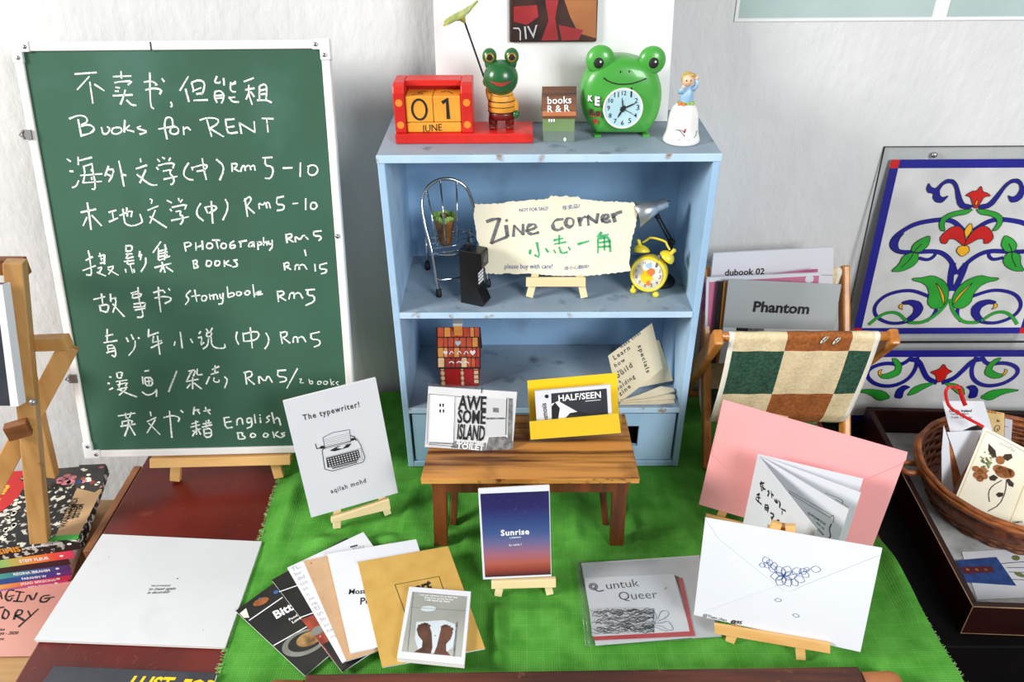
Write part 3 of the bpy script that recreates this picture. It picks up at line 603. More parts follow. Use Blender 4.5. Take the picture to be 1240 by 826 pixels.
cheek(hx0,hx0+ck); cheek(hx1-ck,hx1)
b=MB(); b.box((hx0+ck,.0755,H+bh),(hx1-ck,.084,hz)); b.box((hx0+ck,.060,hz-.007),(hx1-ck,.0755,hz)); b.build('housing',M['red_paint'],t,bevel=.001)
# figurine (one carved piece with painted parts)
fx=-.0555; fy=.062; fg=b
b=MB(); z0=H+bh
b.lathe([(.0135,.0),(.0165,.004),(.0165,.014),(.0145,.022),(.0115,.029),(.008,.033)],(fx+.0005,fy,z0+.017),(0,0,1),0,24,(1,.8))
b.ball((fx-.0135,fy,z0+.038),(.0042,.012,.005),0,Fr((0,0,0),V(1,0,.25),V(-.25,0,1))); b.ball((fx+.0165,fy-.002,z0+.024),(.0042,.011,.005),0)
fg=b.build('frog_figurine',M['amber'],t)
b=MB(); b.ball((fx,fy-.003,z0+.0595),(.0205,.0205,.0185)); b.build('head',M['frog_green'],fg)
for sx in (-1,1):
    b=MB(); ex,ez=fx+sx*.0128,z0+.083; b.ball((ex,fy,ez),(.0085,.0095,.007)); b.ball((ex,fy,ez-.007),(.006,.009,.006)); b.build('eye_bump',M['frog_green'],fg)
    b=MB(); b.lathe([(.0054,0),(.0054,.001),(.0034,.0016)],(ex+.0004,fy-.0062,ez),(0,-1,.12),seg=18); ee=b.build('eye_rim',M['gold_rim'],fg)
    b=MB(); b.ball((ex+.0004,fy-.0076,ez+.0003),(.0038,.0038,.001)); b.build('pupil',M['ink'],fg)
    b=MB(); b.tube([(fx+sx*.0080,fy,z0+.020),(fx+sx*.0102,fy-.001,z0+.010),(fx+sx*.0098,fy-.003,z0+.0015)],[.0062,.0055,.005],seg=12); b.ball((fx+sx*.0098,fy-.006,z0+.003),(.0050,.0028,.008)); b.build('leg',M['trouser'],fg)
b=MB(); b.lathe([(.0145,0),(.0155,.006),(.0152,.009)],(fx+.0005,fy,z0+.011),(0,0,1),0,24,(1,.85)); b.build('trousers',M['trouser'],fg)
hc=V(fx,fy-.003,z0+.0595)
def on_head(a,z): 
    k=1-(a/.0205)**2-(z/.0205)**2; return hc+V(a,-.0187*math.sqrt(max(.02,k)),z)
b=MB(); top=[on_head(-.013+.026*i/12,-.001+.0025*abs(i-6)/6*.6) for i in range(13)]; bot=[on_head(-.013+.026*i/12,-.001+.0025*abs(i-6)/6*.6-.0045*math.sin(math.pi*i/12)) for i in range(13)]
b.add([p+V(0,-.0003,0) for p in top+bot],[(13+i,14+i,i+1,i) for i in range(12)]); b.build('mouth',M['lip'],fg)
b=MB()
for z in (.020,.0265,.033,.0395): b.lathe([(.0168-max(0,z-.034)*.5,0),(.0168-max(0,z-.034)*.5,.0007)],(fx+.0005,fy,z0+z),(0,0,1),0,24,(1,.82))
b.build('shirt_stripe',M['ink'],fg)
b=MB(); b.ball((fx-.0165,fy-.002,z0+.055),(.005,.006,.006)); b.ball((fx+.0175,fy-.006,z0+.0175),(.0045,.005,.005)); b.build('hand',M['frog_green'],fg)
sa=V(fx-.0165,fy-.002,z0+.050); sb=Yp(561,22,fy)
b=MB(); b.tube([sa,sb],.0011); b.build('umbrella_stick',M['ink'],fg)
lf=Fr(sb,(sb-sa).cross(V(0,1,0)),V(0,1,0)); 
ax=(sb-sa).normalized(); tip=Yp(574,4,fy); tl=Yp(538,27,fy); mid=(tip+tl)/2; uu=(tip-tl).normalized(); nn=V(0,1,0)
b=MB(); vs=[];NA=20
cvec=uu.cross(nn); cvec=cvec if cvec.dot(ax)>0 else -cvec
for r in range(6):
    for k in range(NA):
        th=2*math.pi*k/NA; rr=r/5*(.021 if True else 0); wav=1+.10*math.cos(5*th)
        vs.append(mid+uu*rr*wav*math.cos(th)*1.08+nn*rr*wav*math.sin(th)*.95+cvec*(-.0035+.007*(r/5)**2*(.3+.2*abs(math.cos(th))) + .0009*math.cos(3*th)*r/5))
b.add(vs,[(r*NA+k,r*NA+(k+1)%NA,(r+1)*NA+(k+1)%NA,(r+1)*NA+k) for r in range(5) for k in range(NA)],0,True)
n0=len(vs); vs2=[v-cvec*.002 for v in vs]; b.add(vs2,[(r*NA+k,(r+1)*NA+k,(r+1)*NA+(k+1)%NA,r*NA+(k+1)%NA) for r in range(5) for k in range(NA)]+[],0,True)
b.add([vs[5*NA+k] for k in range(NA)]+[vs2[5*NA+k] for k in range(NA)],[(k,NA+k,NA+(k+1)%NA,(k+1)%NA) for k in range(NA)],0,True)
b.lathe([(.0012,-.008),(.004,-.003),(.010,.0)],mid-cvec*.0042,cvec,seg=14)
b.build('leaf_umbrella',M['leaf_pale'],fg)
# loose blocks in the calendar
fb=Fr((0,.0425,0),(1,0,0),(0,0,1))
def block(x0,x1,z0,z1,label,txt,name,p0,p1,yd=.0305,**k):
    b=MB(); b.box((x0,.0425,z0),(x1,.0425+yd,z1)); o=thing(name,((x0+x1)/2,.0425+yd/2,z0),label,'calendar block'); b.build('block',M['amber'],o,bevel=.0012)
    d=MB(); 
    if txt: d.text(fb,txt,p0,p1,0,**k)
    return o,d
zm=H+bh+.0004; mh=.0115; cbx=hx0+ck+.0006; cbw=(hx1-hx0-2*ck-.0018)/2
o,d=block(cbx,hx1-ck-.0006,zm,zm+mh,'flat amber month block reading JUNE under the two number cubes','JUNE','month_block',(511,160),(536,158),sy=1.15,c=.0004,shear=.1); d.build('month_text',M['ink'],o)
zc=zm+mh+.0006; cs=.0305
o,d=block(cbx,cbx+cbw,zc,zc+cs,'amber number cube reading zero, at the left in the red calendar',None,'number_cube',0,0)
cx=cbx+cbw/2; d.rib(fb,[(cx+.0085*math.cos(t),zc+cs*.5+.0118*math.sin(t)) for t in [2*math.pi*i/24 for i in range(25)]],.0026,.0004)
d.build('number',M['ink'],o)
ft=Fr((0,0,zc+cs),(1,0,0),(0,1,0)); d=MB(); d.rib(ft,[(cx-.008,.049),(cx+.007,.052),(cx-.004,.058),(cx+.008,.064)],.0012,.0004); d.build('top_marking',M['ink'],o)
o,d=block(cbx+cbw+.0006,cbx+2*cbw+.0006,zc,zc+cs,'amber number cube reading one, nearest the carved frog',None,'number_cube',0,0)
cx+=cbw+.0006; d.rib(fb,[(cx-.0045,zc+cs*.77),(cx+.0005,zc+cs*.87),(cx+.001,zc+cs*.16)],.0042,.0004,sm=0); d.build('number',M['ink'],o)
d=MB(); d.rib(ft,[(cx-.007,.058),(cx-.001,.065),(cx+.007,.052)],.0012,.0004); d.build('top_marking',M['ink'],o)

# little painted house blocks: body, overhanging roof
def house(name,label,xc,y,z,w,dp,hw,ht,mats,yaw=0,over=.0015):
    o=thing(name,(xc,y+dp/2,z),label,'house block'); x0,x1=xc-w/2,xc+w/2
    b=MB(); P=[(y,z+.0002),(y+dp,z+.0002),(y+dp,z+hw),(y+dp/2,z+ht-.003),(y,z+hw)]; n=5
    b.add([(x0,a,c) for a,c in P]+[(x1,a,c) for a,c in P],[list(range(n))[::-1],[n+i for i in range(n)]]+[(i,(i+1)%n,n+(i+1)%n,n+i) for i in range(n)]); bd=b.build('body',mats[0],o,bevel=.0005)
    b=MB(); sl=(ht-hw)/(dp/2); tk=.0028
    Q=[(y-over,z+hw-sl*over),(y+dp/2,z+ht),(y+dp+over,z+hw-sl*over),(y+dp+over,z+hw-sl*over-tk),(y+dp/2,z+ht-tk),(y-over,z+hw-sl*over-tk)]; n=6
    b.add([(x0-over,a,c) for a,c in Q]+[(x1+over,a,c) for a,c in Q],[(5,4,1,0),(4,3,2,1),(6+0,6+1,6+4,6+5),(6+1,6+2,6+3,6+4)]+[(i,(i+1)%n,n+(i+1)%n,n+i) for i in range(n)])
    b.build('roof',mats[1],o,bevel=.0004)
    fr_r=Fr((xc,y-over,z+hw-sl*over),(1,0,0),(0,dp/2+over,ht-hw+sl*over)); fr_w=Fr((xc,y,z),(1,0,0),(0,0,1))
    return o,fr_r,fr_w
hw0=Yp(676,172,.0425); 
o,fr,fw=house('painted_house',"small painted wooden house block lettered books R&R, between calendar and frog clock",Yp(676.5,165,.0425).x,.0425,H,.0375,.026,.0345,.0625,[M['sage'],M['roof_wood']])
b=MB(); b.text(fr,'books',(663,126),(692,125),0,1.0,.012); b.text(fr,'R & R',(663,136),(690,135),0,1.0,.012)
b.build('lettering',M['white_ink'],o)
b=MB(); xw=.0375/2; b.poly(fw,[(-xw,.0002),(xw,.0002),(xw,.0125),(-xw,.0135)],.0003,0); b.build('painted_ground',M['sage_grey'],o)
b=MB(); b.poly(fr,[(-xw-.001,.0005),(xw+.001,.0005),(xw+.001,.0055),(-xw-.001,.0062)],.0003); b.build('eave',M['roof_eave'],o)
b=MB(); 
for i in range(3): b.fbox(fw,-.0125+i*.0028,-.0107+i*.0028,.0245,.0280,0,.0004)
b.build('window_paint',M['white_ink'],o); b=MB(); b.ell(fw,.0075,.0032,.0016,.0024,.0006); b.build('door_paint',M['white_ink'],o)
b=MB(); sf=Fr((0,0,0),(0,1,0),(0,0,1))

# frog alarm clock
fy=.050; ff=Fr(Yp(754,131,fy),(1,0,0),(0,0,1))
t=thing('frog_clock',(ff.o.x,fy+.024,H),'round green frog shaped alarm clock with a pale blue dial','alarm clock')
gp=lambda x,y: ff.px(x,y)
outl=[(722,165.5),(713,155),(706,140),(703.5,122),(705,105),(711,91),(722,80),(738,73),(754,71),(771,73),(787,79),(797,89),(803,104),(804.5,121),(801,141),(793,156),(785,165.5)]
O=[gp(*q) for q in outl]; cx0=sum(p[0] for p in O)/len(O); cz0=sum(p[1] for p in O)/len(O)
for _ in range(2):
    q=[]
    for i in range(len(O)):
        a,c=O[i],O[(i+1)%len(O)]
        if abs(a[1]-c[1])<.001 and a[1]<-.03: q+= [a,c]; continue
        q+=[(.75*a[0]+.25*c[0],.75*a[1]+.25*c[1]),(.25*a[0]+.75*c[0],.25*a[1]+.75*c[1])]
    O=q
b=MB(); n=len(O); rings=[]
for sc_,yy in ((.0,-.0155),(.45,-.0150),(.72,-.0130),(.88,-.009),(.96,-.004),(1,.004),(1,.018),(.96,.027),(.84,.034),(0,.035)):
    rings.append([V(ff.o.x+cx0+(a-cx0)*sc_, fy+.014+yy, max(H+.0006,ff.o.z+cz0+(c-cz0)*sc_)) for a,c in O])
b.add([p for r in rings for p in r],[(i*n+(k+1)%n,i*n+k,(i+1)*n+k,(i+1)*n+(k+1)%n) for i in range(len(rings)-1) for k in range(n)],0,True)
bd=b.build('body',M['frog_clock'],t)
def body_y(a,c):
    # front surface depth of the body at local (a,c)
    best=0
    th=math.atan2(c-cz0,a-cx0); rmax=min((abs(math.atan2(math.sin(math.atan2(q[1]-cz0,q[0]-cx0)-th),math.cos(math.atan2(q[1]-cz0,q[0]-cx0)-th))),math.hypot(q[0]-cx0,q[1]-cz0)) for q in O)[1]
    s_=math.hypot(a-cx0,c-cz0)/rmax; T_=[(0,-.0155),(.45,-.0150),(.72,-.0130),(.88,-.009),(.96,-.004),(1,.004)]
    for (s0,y0_),(s1,y1_) in zip(T_,T_[1:]):
        if s0<=s_<=s1: return fy+.014+y0_+(y1_-y0_)*(s_-s0)/(s1-s0)
    return fy+.018
def bp(x,y,lift=.0006):
    a,c=gp(x,y)
    for _ in range(3):
        yy=body_y(a,c); p=Yp(x,y,yy-lift); a,c=p.x-ff.o.x,p.z-ff.o.z
    return p
for x,y,rx in ((727,73,.0172),(789.5,73,.0162)):
    ce=Yp(x,y,fy+.012); b=MB(); b.ball(ce,(rx,rx,.0095)); b.build('eye_bump',M['frog_clock'],t)
    sx=-1 if x>750 else 1
    pc=ce+V(-.0025 if x<750 else .0008,-.0085,-.001); b=MB(); b.ball(pc,(.0058,.0062,.0028)); k=b.build('eye',M['ink'],t)
    b=MB(); b.ball(pc+V(.0018,-.0024,.0018),(.0012,.0012,.0006)); b.build('eye_glint',M['white_ink'],k)
b=MB(); b.tube([bp(x,y) for x,y in ((731,94),(735,97.5),(742,100.5),(750,102),(758,102),(766,101),(774,98.5),(783,95))],.00065,seg=6); 
b.tube([bp(731,94),bp(732.5,96)],.0006); b.ball(bp(751.5,87),(.0007,.0014,.0005)); b.ball(bp(762,86.5),(.0007,.0014,.0005)); b.build('mouth',M['ink'],t)
dy=body_y(*gp(754,131))-.0034; df=Fr(Yp(754.5,131.5,dy),(1,0,0),V(0,.10,1)); R=.0222
b=MB(); b.lathe([(R+.0012,-.009),(R+.0012,.0006),(R,.0012),(R-.0008,.0002)],df.o,df.n,seg=40); b.build('bezel',M['dial_white'],t)
b=MB(); b.ell(df,0,0,R,R,.0003,0,48); dl=b.build('dial',M['dial'],t)
b=MB()
for i in range(1,13):
    th=R_(90-30*i); r=.0172; s_=.0034 if i<10 else .0054; a,c=r*math.cos(th),r*math.sin(th)-.0018
    b.text(df,str(i),(a-s_/2*(.55 if i in(1,) else 1),c),(a+s_/2*(.55 if i in(1,) else 1),c),0,1,.01,.0006,px=False)
b.build('numerals',M['ink'],dl)
def hand(b,fr,deg,l,w,c,tail=.004):
    th=R_(90-deg); d=(math.cos(th),math.sin(th)); q=(-d[1],d[0])
    b.poly(fr,[(-d[0]*tail-q[0]*w/2,-d[1]*tail-q[1]*w/2),(-d[0]*tail+q[0]*w/2,-d[1]*tail+q[1]*w/2),(d[0]*l*.6+q[0]*w/2,d[1]*l*.6+q[1]*w/2),(d[0]*l,d[1]*l),(d[0]*l*.6-q[0]*w/2,d[1]*l*.6-q[1]*w/2)],c)
b=MB(); hand(b,df,210,.013,.0022,.0009); hand(b,df,66,.0185,.0018,.0011); hand(b,df,352,.014,.0014,.0012); hand(b,df,118,.017,.0006,.0013); disc(b,df,0,0,.0030,.0015); b.build('hands',M['ink'],dl)
b=MB()
for ch,x,y,w_,m_ in (('K',712,121,6.5,1),('E',720.5,126,5.5,1),('R',714,138,6,0),('o',721,139,5.5,0)):
    p=bp(x+3,y-3,.0014); f=Fr(p,V(1,-.55*0+(-.45),0),V(0,.18,1)); b.text(f,ch,(-.0030,-.004),(.0030,-.004),m_,1.1,.05,.0006,px=False); 
    b.text(f,ch,(-.0036,-.0046),(.0036,-.0046),1-m_ if ch in 'KE' else 2,1.1,.09,.0002,px=False)
b.build('lettering',[M['ink'],M['white_ink'],M['ink_red']],t)
b=MB(); p=bp(721.5,147,.0012); f=Fr(p,V(1,-.4,0),V(0,.1,1)); b.poly(f,[(0,-.0035),(.0032,0),(.0030,.0022),(.0012,.0026),(0,.0013),(-.0012,.0026),(-.0030,.0022),(-.0032,0)],.0006); b.build('heart',M['ink_red'],t)
for x in (724,783): b=MB(); q=Yp(x,166,fy+.006); b.box((q.x-.004,fy+.008,H+.0001),(q.x+.004,fy+.03,H+.003)); b.build('foot',M['frog_clock'],t)

# porcelain bell with a small figure
bc=Zp(824.5,170.5,H); bc=V(bc.x,.0435,H+.0003)
t=thing('porcelain_bell',bc,'white porcelain bell topped by a small child figure in a blue coat','bell')
b=MB(); b.lathe([(.0185,.001),(.0215,.0),(.0222,.0022),(.0210,.006),(.0192,.011),(.0182,.018),(.0176,.026),(.0165,.033),(.0140,.040),(.0095,.0445),(0,.0458)],bc,seg=36); bl=b.build('bell',M['porcelain'],t)
def on_bell(x,y,l=.0004):
    p=Yp(x,y,bc.y-.018); d=(p-bc); z=d.z; r=.0222 if z<.004 else .0205 if z<.008 else .0192 if z<.014 else .0184 if z<.022 else .0178 if z<.03 else .0168
    yy=bc.y-math.sqrt(max(1e-6,(r+l)**2-d.x*d.x)); return Yp(x,y,yy)
b=MB(); b.tube([on_bell(x,y) for x,y in ((806,164),(811,161),(815,158),(820,157),(826,158),(829,161))],.0004,seg=5)
b.tube([on_bell(x,y) for x,y in ((821,170),(825,168),(833,170),(839,168),(843,164),(844,158))],.0004,seg=5); b.tube([on_bell(x,y) for x,y in ((820,157),(824,159),(829,165))],.0004,seg=5); b.build('painted_stem',M['ink_grey'],bl)
b=MB()
for x,y,r in ((829,159.5,.0016),(814.5,152.5,.0016),(828.5,164.5,.0009),(830,157,.001)): b.ball(on_bell(x,y,.0001),(r*.8,r*1.2,.0004))
b.build('painted_flower',M['ink_red'],bl)
z=bc.z+.0445
b=MB(); 
for i in range(9): a=2*math.pi*i/9; b.ball((bc.x+.0075*math.cos(a)+.001,bc.y+.006*math.sin(a),z+.0005),(.003,.0024,.003))
b.build('leaf_wreath',M['moss'],t)
b=MB(); b.ball((bc.x-.007,bc.y-.005,z+.001),(.0028,.0024,.0028)); b.ball((bc.x-.003,bc.y-.008,z+.001),(.0024,.002,.0024)); b.build('blossom',M['orange_paint'],t)
fx=bc.x+.001
b=MB(); b.lathe([(.0065,0),(.0082,.004),(.0080,.010),(.0068,.016),(.0040,.0205),(0,.0215)],(fx,bc.y,z),(0,0,1),0,20,(1,.8))
b.tube([(fx+.0055,bc.y-.001,z+.0165),(fx+.0095,bc.y-.002,z+.021),(fx+.0085,bc.y-.004,z+.0285)],[.0032,.0028,.0024],seg=10)
b.tube([(fx-.0055,bc.y-.001,z+.0165),(fx-.0095,bc.y-.004,z+.0145),(fx-.0065,bc.y-.006,z+.0195)],[.0032,.0028,.0022],seg=10)
fg=b.build('coat',M['coat_blue'],t)
b=MB(); b.ball((fx-.0012,bc.y-.0015,z+.0275),(.0068,.0072,.0065)); b.ball((fx-.0012,bc.y-.0082,z+.0266),(.0012,.0010,.0012)); b.ball((fx+.0085,bc.y-.004,z+.0305),(.0023,.0026,.002)); b.ball((fx-.0062,bc.y-.0065,z+.0210),(.002,.0022,.002)); b.build('head',M['skin_paint'],t)
b=MB(); b.ball((fx-.001,bc.y+.0008,z+.0302),(.0074,.0062,.0066)); b.ball((fx+.003,bc.y-.003,z+.0335),(.004,.0022,.004)); b.ball((fx-.0065,bc.y,z+.0285),(.002,.0045,.004)); b.build('hair',M['hair_paint'],t)
b=MB(); b.ball((fx-.0037,bc.y-.0076,z+.0282),(.0007,.001,.0005)); b.ball((fx+.0012,bc.y-.0076,z+.0282),(.0007,.001,.0005)); b.build('eyes',M['ink'],t)
# ================================================================== middle shelf
ZS=ZM+.0003
# chrome miniature chair
A=Zp(531.6,359,ZS); Bq=Zp(518,326,ZS); Cq=Zp(591,347,ZS); Dq=Bq+(Cq-A)
t=thing('miniature_chair',((A.x+Cq.x)/2,(A.y+Dq.y)/2,ZS),'miniature chrome wire chair with a hooped back in the blue shelf','miniature chair')
sh=.052
hb=lambda x,y,yy: Yp(x,y,yy)
Aup=hb(524,307,.050); Cup=hb(585,298,.072)
hoop=[A+V(0,0,.003),(A+Aup)/2,Aup,hb(514,272,.066),hb(509.5,244,.078),hb(515,229,.084),hb(526,219,.09),hb(541,215.5,.094),hb(555,219,.096),hb(566,228,.096),hb(572,243,.095),hb(577,266,.09),Cup,(Cup+Cq)/2,Cq+V(0,0,.003)]
def smooth(P,k=2,closed=False):
    P=[Vector(p) for p in P]
    for _ in range(k):
        q=[] if closed else [P[0]]
        for i in range(len(P)-(0 if closed else 1)):
            a,c=P[i],P[(i+1)%len(P)]; q+=[a*.75+c*.25,a*.25+c*.75]
        P=q if closed else q+[P[-1]]
    return P
b=MB(); b.tube(smooth(hoop),.0022); b.build('back_hoop',M['chrome'],t)
b=MB(); sl=hb(526,305,.052); 
for (x0,y0,ya,x1,y1,yb) in ((517,231,.084,530,300,.060),(533,218,.092,540,296,.066),(553,219,.095,554,293,.072)): b.tube([hb(x0,y0,ya),hb(x1,y1,yb)],.0014,seg=6)
b.build('spindle',M['chrome'],t)
sf=[Aup+V(.0,0,-.006),Cup+V(0,0,-.006),Dq+V(-.004,0,sh-.001),Bq+V(.001,0,sh-.001)]
b=MB(); b.tube(smooth(sf,2,True),.0018,closed=True); b.build('seat_ring',M['chrome'],t)
b=MB()
for k in (.15,.38,.62,.85):
    p=sf[0].lerp(sf[3],k); q=sf[1].lerp(sf[2],k); b.tube([p,q],.0013,seg=6)
b.build('seat_slat',M['chrome'],t)
for F,top in ((Bq,sf[3]),(Dq,sf[2])): b=MB(); b.tube([F+V(0,0,.003),top],.0021); b.build('leg',M['chrome'],t)
p=A.lerp(Aup,.42); q=Cq.lerp(Cup,.42); b=MB(); b.tube(smooth([p,p+(q-p)*.12+V(0,-.004,-.002),q-(q-p)*.12+V(0,-.004,-.002),q]),.0016); b.build('stretcher',M['chrome'],t)
for F in (A,Bq,Cq,Dq): b=MB(); b.lathe([(.0038,0),(.0042,.003),(.0036,.011),(.002,.0115)],F,seg=14); b.build('rubber_foot',M['rubber'],t)
# plain plant pot on the chair
pc=(sf[0]+sf[1]+sf[2]+sf[3])/4; pz=max(s_.z for s_ in sf)+.0003; pc=V(Yp(540,300,pc.y-.006).x,pc.y-.006,pz)
t=thing('plant_pot',pc,'small brown tapered pot with mossy green rim on the chrome chair seat','pot')
b=MB(); b.lathe([(.0075,0),(.0095,.004),(.0100,.012),(.0118,.022),(.0134,.032),(.0140,.041),(.0126,.041),(.0118,.034),(0,.033)],pc,seg=28); b.build('pot',M['pot_brown'],t)
b=MB(); 
for i in range(22):
    a=2*math.pi*i/22; b.ball(pc+V(.0128*math.cos(a),.0128*math.sin(a),.0395+.0015*math.sin(5*a)),(.0026,.0040+.0012*math.sin(3*a),.0026),seg=10,rings=6)
b.build('moss',M['moss'],t)
b=MB(); b.tube([pc+V(0,0,.033),pc+V(.001,0,.044)],[.003,.002],seg=10); b.build('stem',M['pot_brown'],t)
# toy brick phone
pf=Zp(584,372,ZS); pl=Zp(558,366.5,ZS); pr=Zp(592.5,363,ZS)
u=(pf-pl).normalized(); dd=V(-u.y,u.x,0); wd_=(pf-pl).length; 
t=thing('toy_phone',(pf+pl)/2+dd*.012,'black retro brick phone model with stub antenna beside the chrome chair','toy phone')
Hh=Yp(556,302.5,pl.y).z-ZS
# body profile in the depth direction (side view), extruded across u ; face with keypad points right
side=Fr(pl,dd,V(0,0,1))
def P3(s_,w_,z_): return pl+dd*s_+u*w_+V(0,0,z_)
dep=.0215
b=MB(); 
prof=[(0,0),(wd_,0),(wd_+.0035,.004),(wd_*.80,.026),(wd_*.80,Hh*.60),(wd_+.001,Hh*.72),(wd_+.001,Hh*.97),(wd_*.97,Hh),(0,Hh)]
n=len(prof); b.add([P3(0,w_,z_) for w_,z_ in prof]+[P3(dep,w_,z_) for w_,z_ in prof],[list(range(n)),[n+i for i in range(n)][::-1]]+[(i,n+i,n+(i+1)%n,(i+1)%n) for i in range(n)])
b.build('body',M['black_gloss'],t,bevel=.0009)
b=MB(); kf=Fr(P3(0,wd_*.80,.028),dd,V(0,0,1))
for r in range(5):
    for c_ in range(3): b.fbox(kf,.004+c_*.0052,.0075+c_*.0052,.003+r*.0048,.0058+r*.0048,0,.0008)
b.build('keypad',M['white_ink'],t)
b=MB(); ef=Fr(P3(dep/2,wd_+.001,Hh*.86),dd,V(0,0,1)); disc(b,ef,0,0,.006,.0004); b.build('earpiece',M['ink_grey'],t)
b=MB(); at=P3(.008,wd_*.35,Hh); tp=Yp(566,274,at.y); b.lathe([(.0024,0),(.0024,.008),(.0016,.010)],at,seg=10); b.tube([at+V(0,0,.008),tp],[.0015,.0008],seg=8); b.build('antenna',M['rubber'],t)

# zine corner sign on its easel
zf=from_feet((641,361.5),(707.5,361.5),ZS,-1.5,12,.004)
easel('small pine easel in the blue shelf holding the torn-edged Zine corner sign',zf,(641,361.5),(707.5,361.5),ZS,.126,[(637,346),(709,346),(709,335.2),(637,335.2)],-.0004,tk=.005,lw=.0095,wood='pine_pale',back=.38,c1=.005,apex_w=.16)
b=MB(); base=[(575,247),(600,246.5),(630,243),(652,242),(664,240),(668,237),(700,238),(703,241),(730,243.5),(768,245),(771,258),(770,272),(766,285),(763,300),(762,318),(763,328),(745,330.5),(720,333),(700,333.5),(670,333.5),(645,331.5),(620,331),(600,331.5),(589,331),(586,320),(582,303),(578,290),(576,275),(574,262)]
P=[]; rd=random.Random(3)
for i in range(len(base)):
    a,c_=zf.px(*base[i]),zf.px(*base[(i+1)%len(base)]); L=math.hypot(c_[0]-a[0],c_[1]-a[1]); k=max(2,int(L/.0028))
    for j in range(k): s_=j/k; P.append((a[0]+(c_[0]-a[0])*s_+rd.uniform(-.0008,.0008),a[1]+(c_[1]-a[1])*s_+rd.uniform(-.0009,.0009)))
t=thing('paper_sign',zf.p(0,0,.0005),'cream torn-edged paper sign with Zine corner in grey and green crayon','sign')
b.slab(zf,P,0,.0012); b.build('sheet',M['paper_cream'],t)
b=MB(); b.strokes(zf,'422,248 444,240 465,238|465,238 437,322|437,322 490,300|487,262 492,298|488,243 490,246|512,298 515,262|515,262 545,292|545,292 545,258|555,280 590,270 585,255 560,262 560,285 575,292 597,285|680,240 655,242 645,258 650,275 665,278 680,270|695,238 688,255 700,268 715,262 718,244 706,235 695,238|735,235 740,262|738,248 745,236 757,232|768,260 765,230|765,230 795,252|795,252 800,222|812,245 838,235 832,222 815,230 815,248 828,252 842,246|850,222 858,248|852,235 862,220 880,215',440,180,2.818,.0036,0,.0016,1,.45)
b.build('crayon_title',M['ink_grey'],t)
b=MB(); b.strokes(zf,'592,320 602,372 585,362|570,345 568,358|622,340 630,352|650,312 680,305|668,295 668,325|652,325 690,318|650,345 655,355|668,335 675,358 695,352|700,335 705,345|732,325 768,315|812,285 800,300|810,298 835,292|800,305 800,355|805,305 840,300 842,350|805,320 840,315|805,335 840,332|822,300 822,345',440,180,2.818,.0027,0,.0016,1,.4)
b.build('green_characters',M['ink_green'],t)
b=MB(); b.text(zf,'NOT FOR SALE!',(629,256.5),(664,254),0,1.2,0,.0016); b.text(zf,'非卖品!',(681,254),(702,251),0,.9,0,.0016); b.text(zf,'please buy with care!',(611,325),(669,325),0,1.3,0,.0016,shear=.1); b.text(zf,'请小心翻阅!',(683,326.5),(713,324),0,.9,0,.0016)
b.build('small_writing',M['ink_blue'],t)

# miniature desk lamp
t=thing('miniature_lamp',Zp(806,335,ZS),'miniature desk lamp with a silver shade and black jointed arm behind the yellow clock','miniature lamp')
q=lambda x,y,yy=.095: Yp(x,y,yy)
hd=q(796,262,.08); ba=V(Yp(801,322,.08).x,.08,ZS)
t.location=ba; W0[t.name]=ba
b=MB(); b.lathe([(.020,.0002),(.021,.003),(.019,.006),(.004,.008)],ba,seg=30); b.build('base',M['rubber'],t)
j1=q(813,293,.08); j0=ba+V(0,0,.007)
b=MB(); b.bar(j0,j1,.0065,.005,(1,0,0)); b.build('lower_arm',M['rubber'],t,bevel=.0005)
b=MB(); d_=(hd-j1).normalized(); sd=V(d_.z,0,-d_.x)
for s_ in (-.0019,.0019): b.tube([j1+sd*s_,hd+sd*s_],.0012,seg=8)
b.ball(j1,(.0052,.0052,.004)); b.ball(hd,(.0038,.0038,.004)); b.build('upper_arm',M['rubber'],t)
tail=q(807,246,.074); mouth=q(768,261,.060); ax=(mouth-tail).normalized(); Lh=(mouth-tail).length
b=MB(); b.lathe([(0,0),(.0065,0),(.0072,.001),(.0072,.014),(.0085,.0165),(.0095,.018),(.0175,Lh),(.0168,Lh),(.009,.019),(0,.018)],tail,ax,seg=28); b.build('lamp_shade',M['silver'],t)
b=MB(); b.lathe([(0,0),(.0018,0),(.0018,.006)],tail-ax*.005,ax,seg=12); b.build('switch',M['steel'],t)

# yellow twin-bell alarm clock
f1,f2=Zp(766,353.5,ZS),Zp(796.5,360,ZS); u=(f2-f1).normalized(); yw=math.degrees(math.atan2(u.y,u.x))
ctr=Yp(784.5,332.5,(f1.y+f2.y)/2-.002); cf=lean(ctr,yw*.8,9,-7); RR=.0245
t=thing('twin_bell_clock',V(ctr.x,ctr.y+.008,ZS),'small yellow twin-bell alarm clock standing before the miniature lamp','alarm clock')
b=MB(); b.lathe([(0,-.022),(RR*.8,-.022),(RR*.97,-.018),(RR,-.012),(RR,-.001),(RR*.97,.0015),(RR*.87,.0018),(RR*.84,-.0005)],cf.o,cf.n,seg=44); b.build('case',M['yellow_enamel'],t)
b=MB(); b.lathe([(RR*.85,-.0012),(RR*.85,-.0004),(0,-.0004)],cf.o,cf.n,seg=40); dl=b.build('dial',M['dial_white'],t)
b=MB()
for i in range(12):
    th=R_(90-30*i); r=.0165; b.text(cf,str(i or 12),(r*math.cos(th)-.0015,r*math.sin(th)-.0015),(r*math.cos(th)+.0015,r*math.sin(th)-.0015),0,1,.01,.0002,px=False)
b.build('numerals',M['ink_grey'],dl)
b=MB(); b.ell(cf,-.001,-.004,.0078,.0095,.0001,0); b.ell(cf,.003,.004,.005,.0065,.00015,1,rot=-30); b.ell(cf,-.0015,.0118,.0042,.0036,.00015,2); b.ell(cf,.0035,-.0115,.003,.0036,.0002,1)
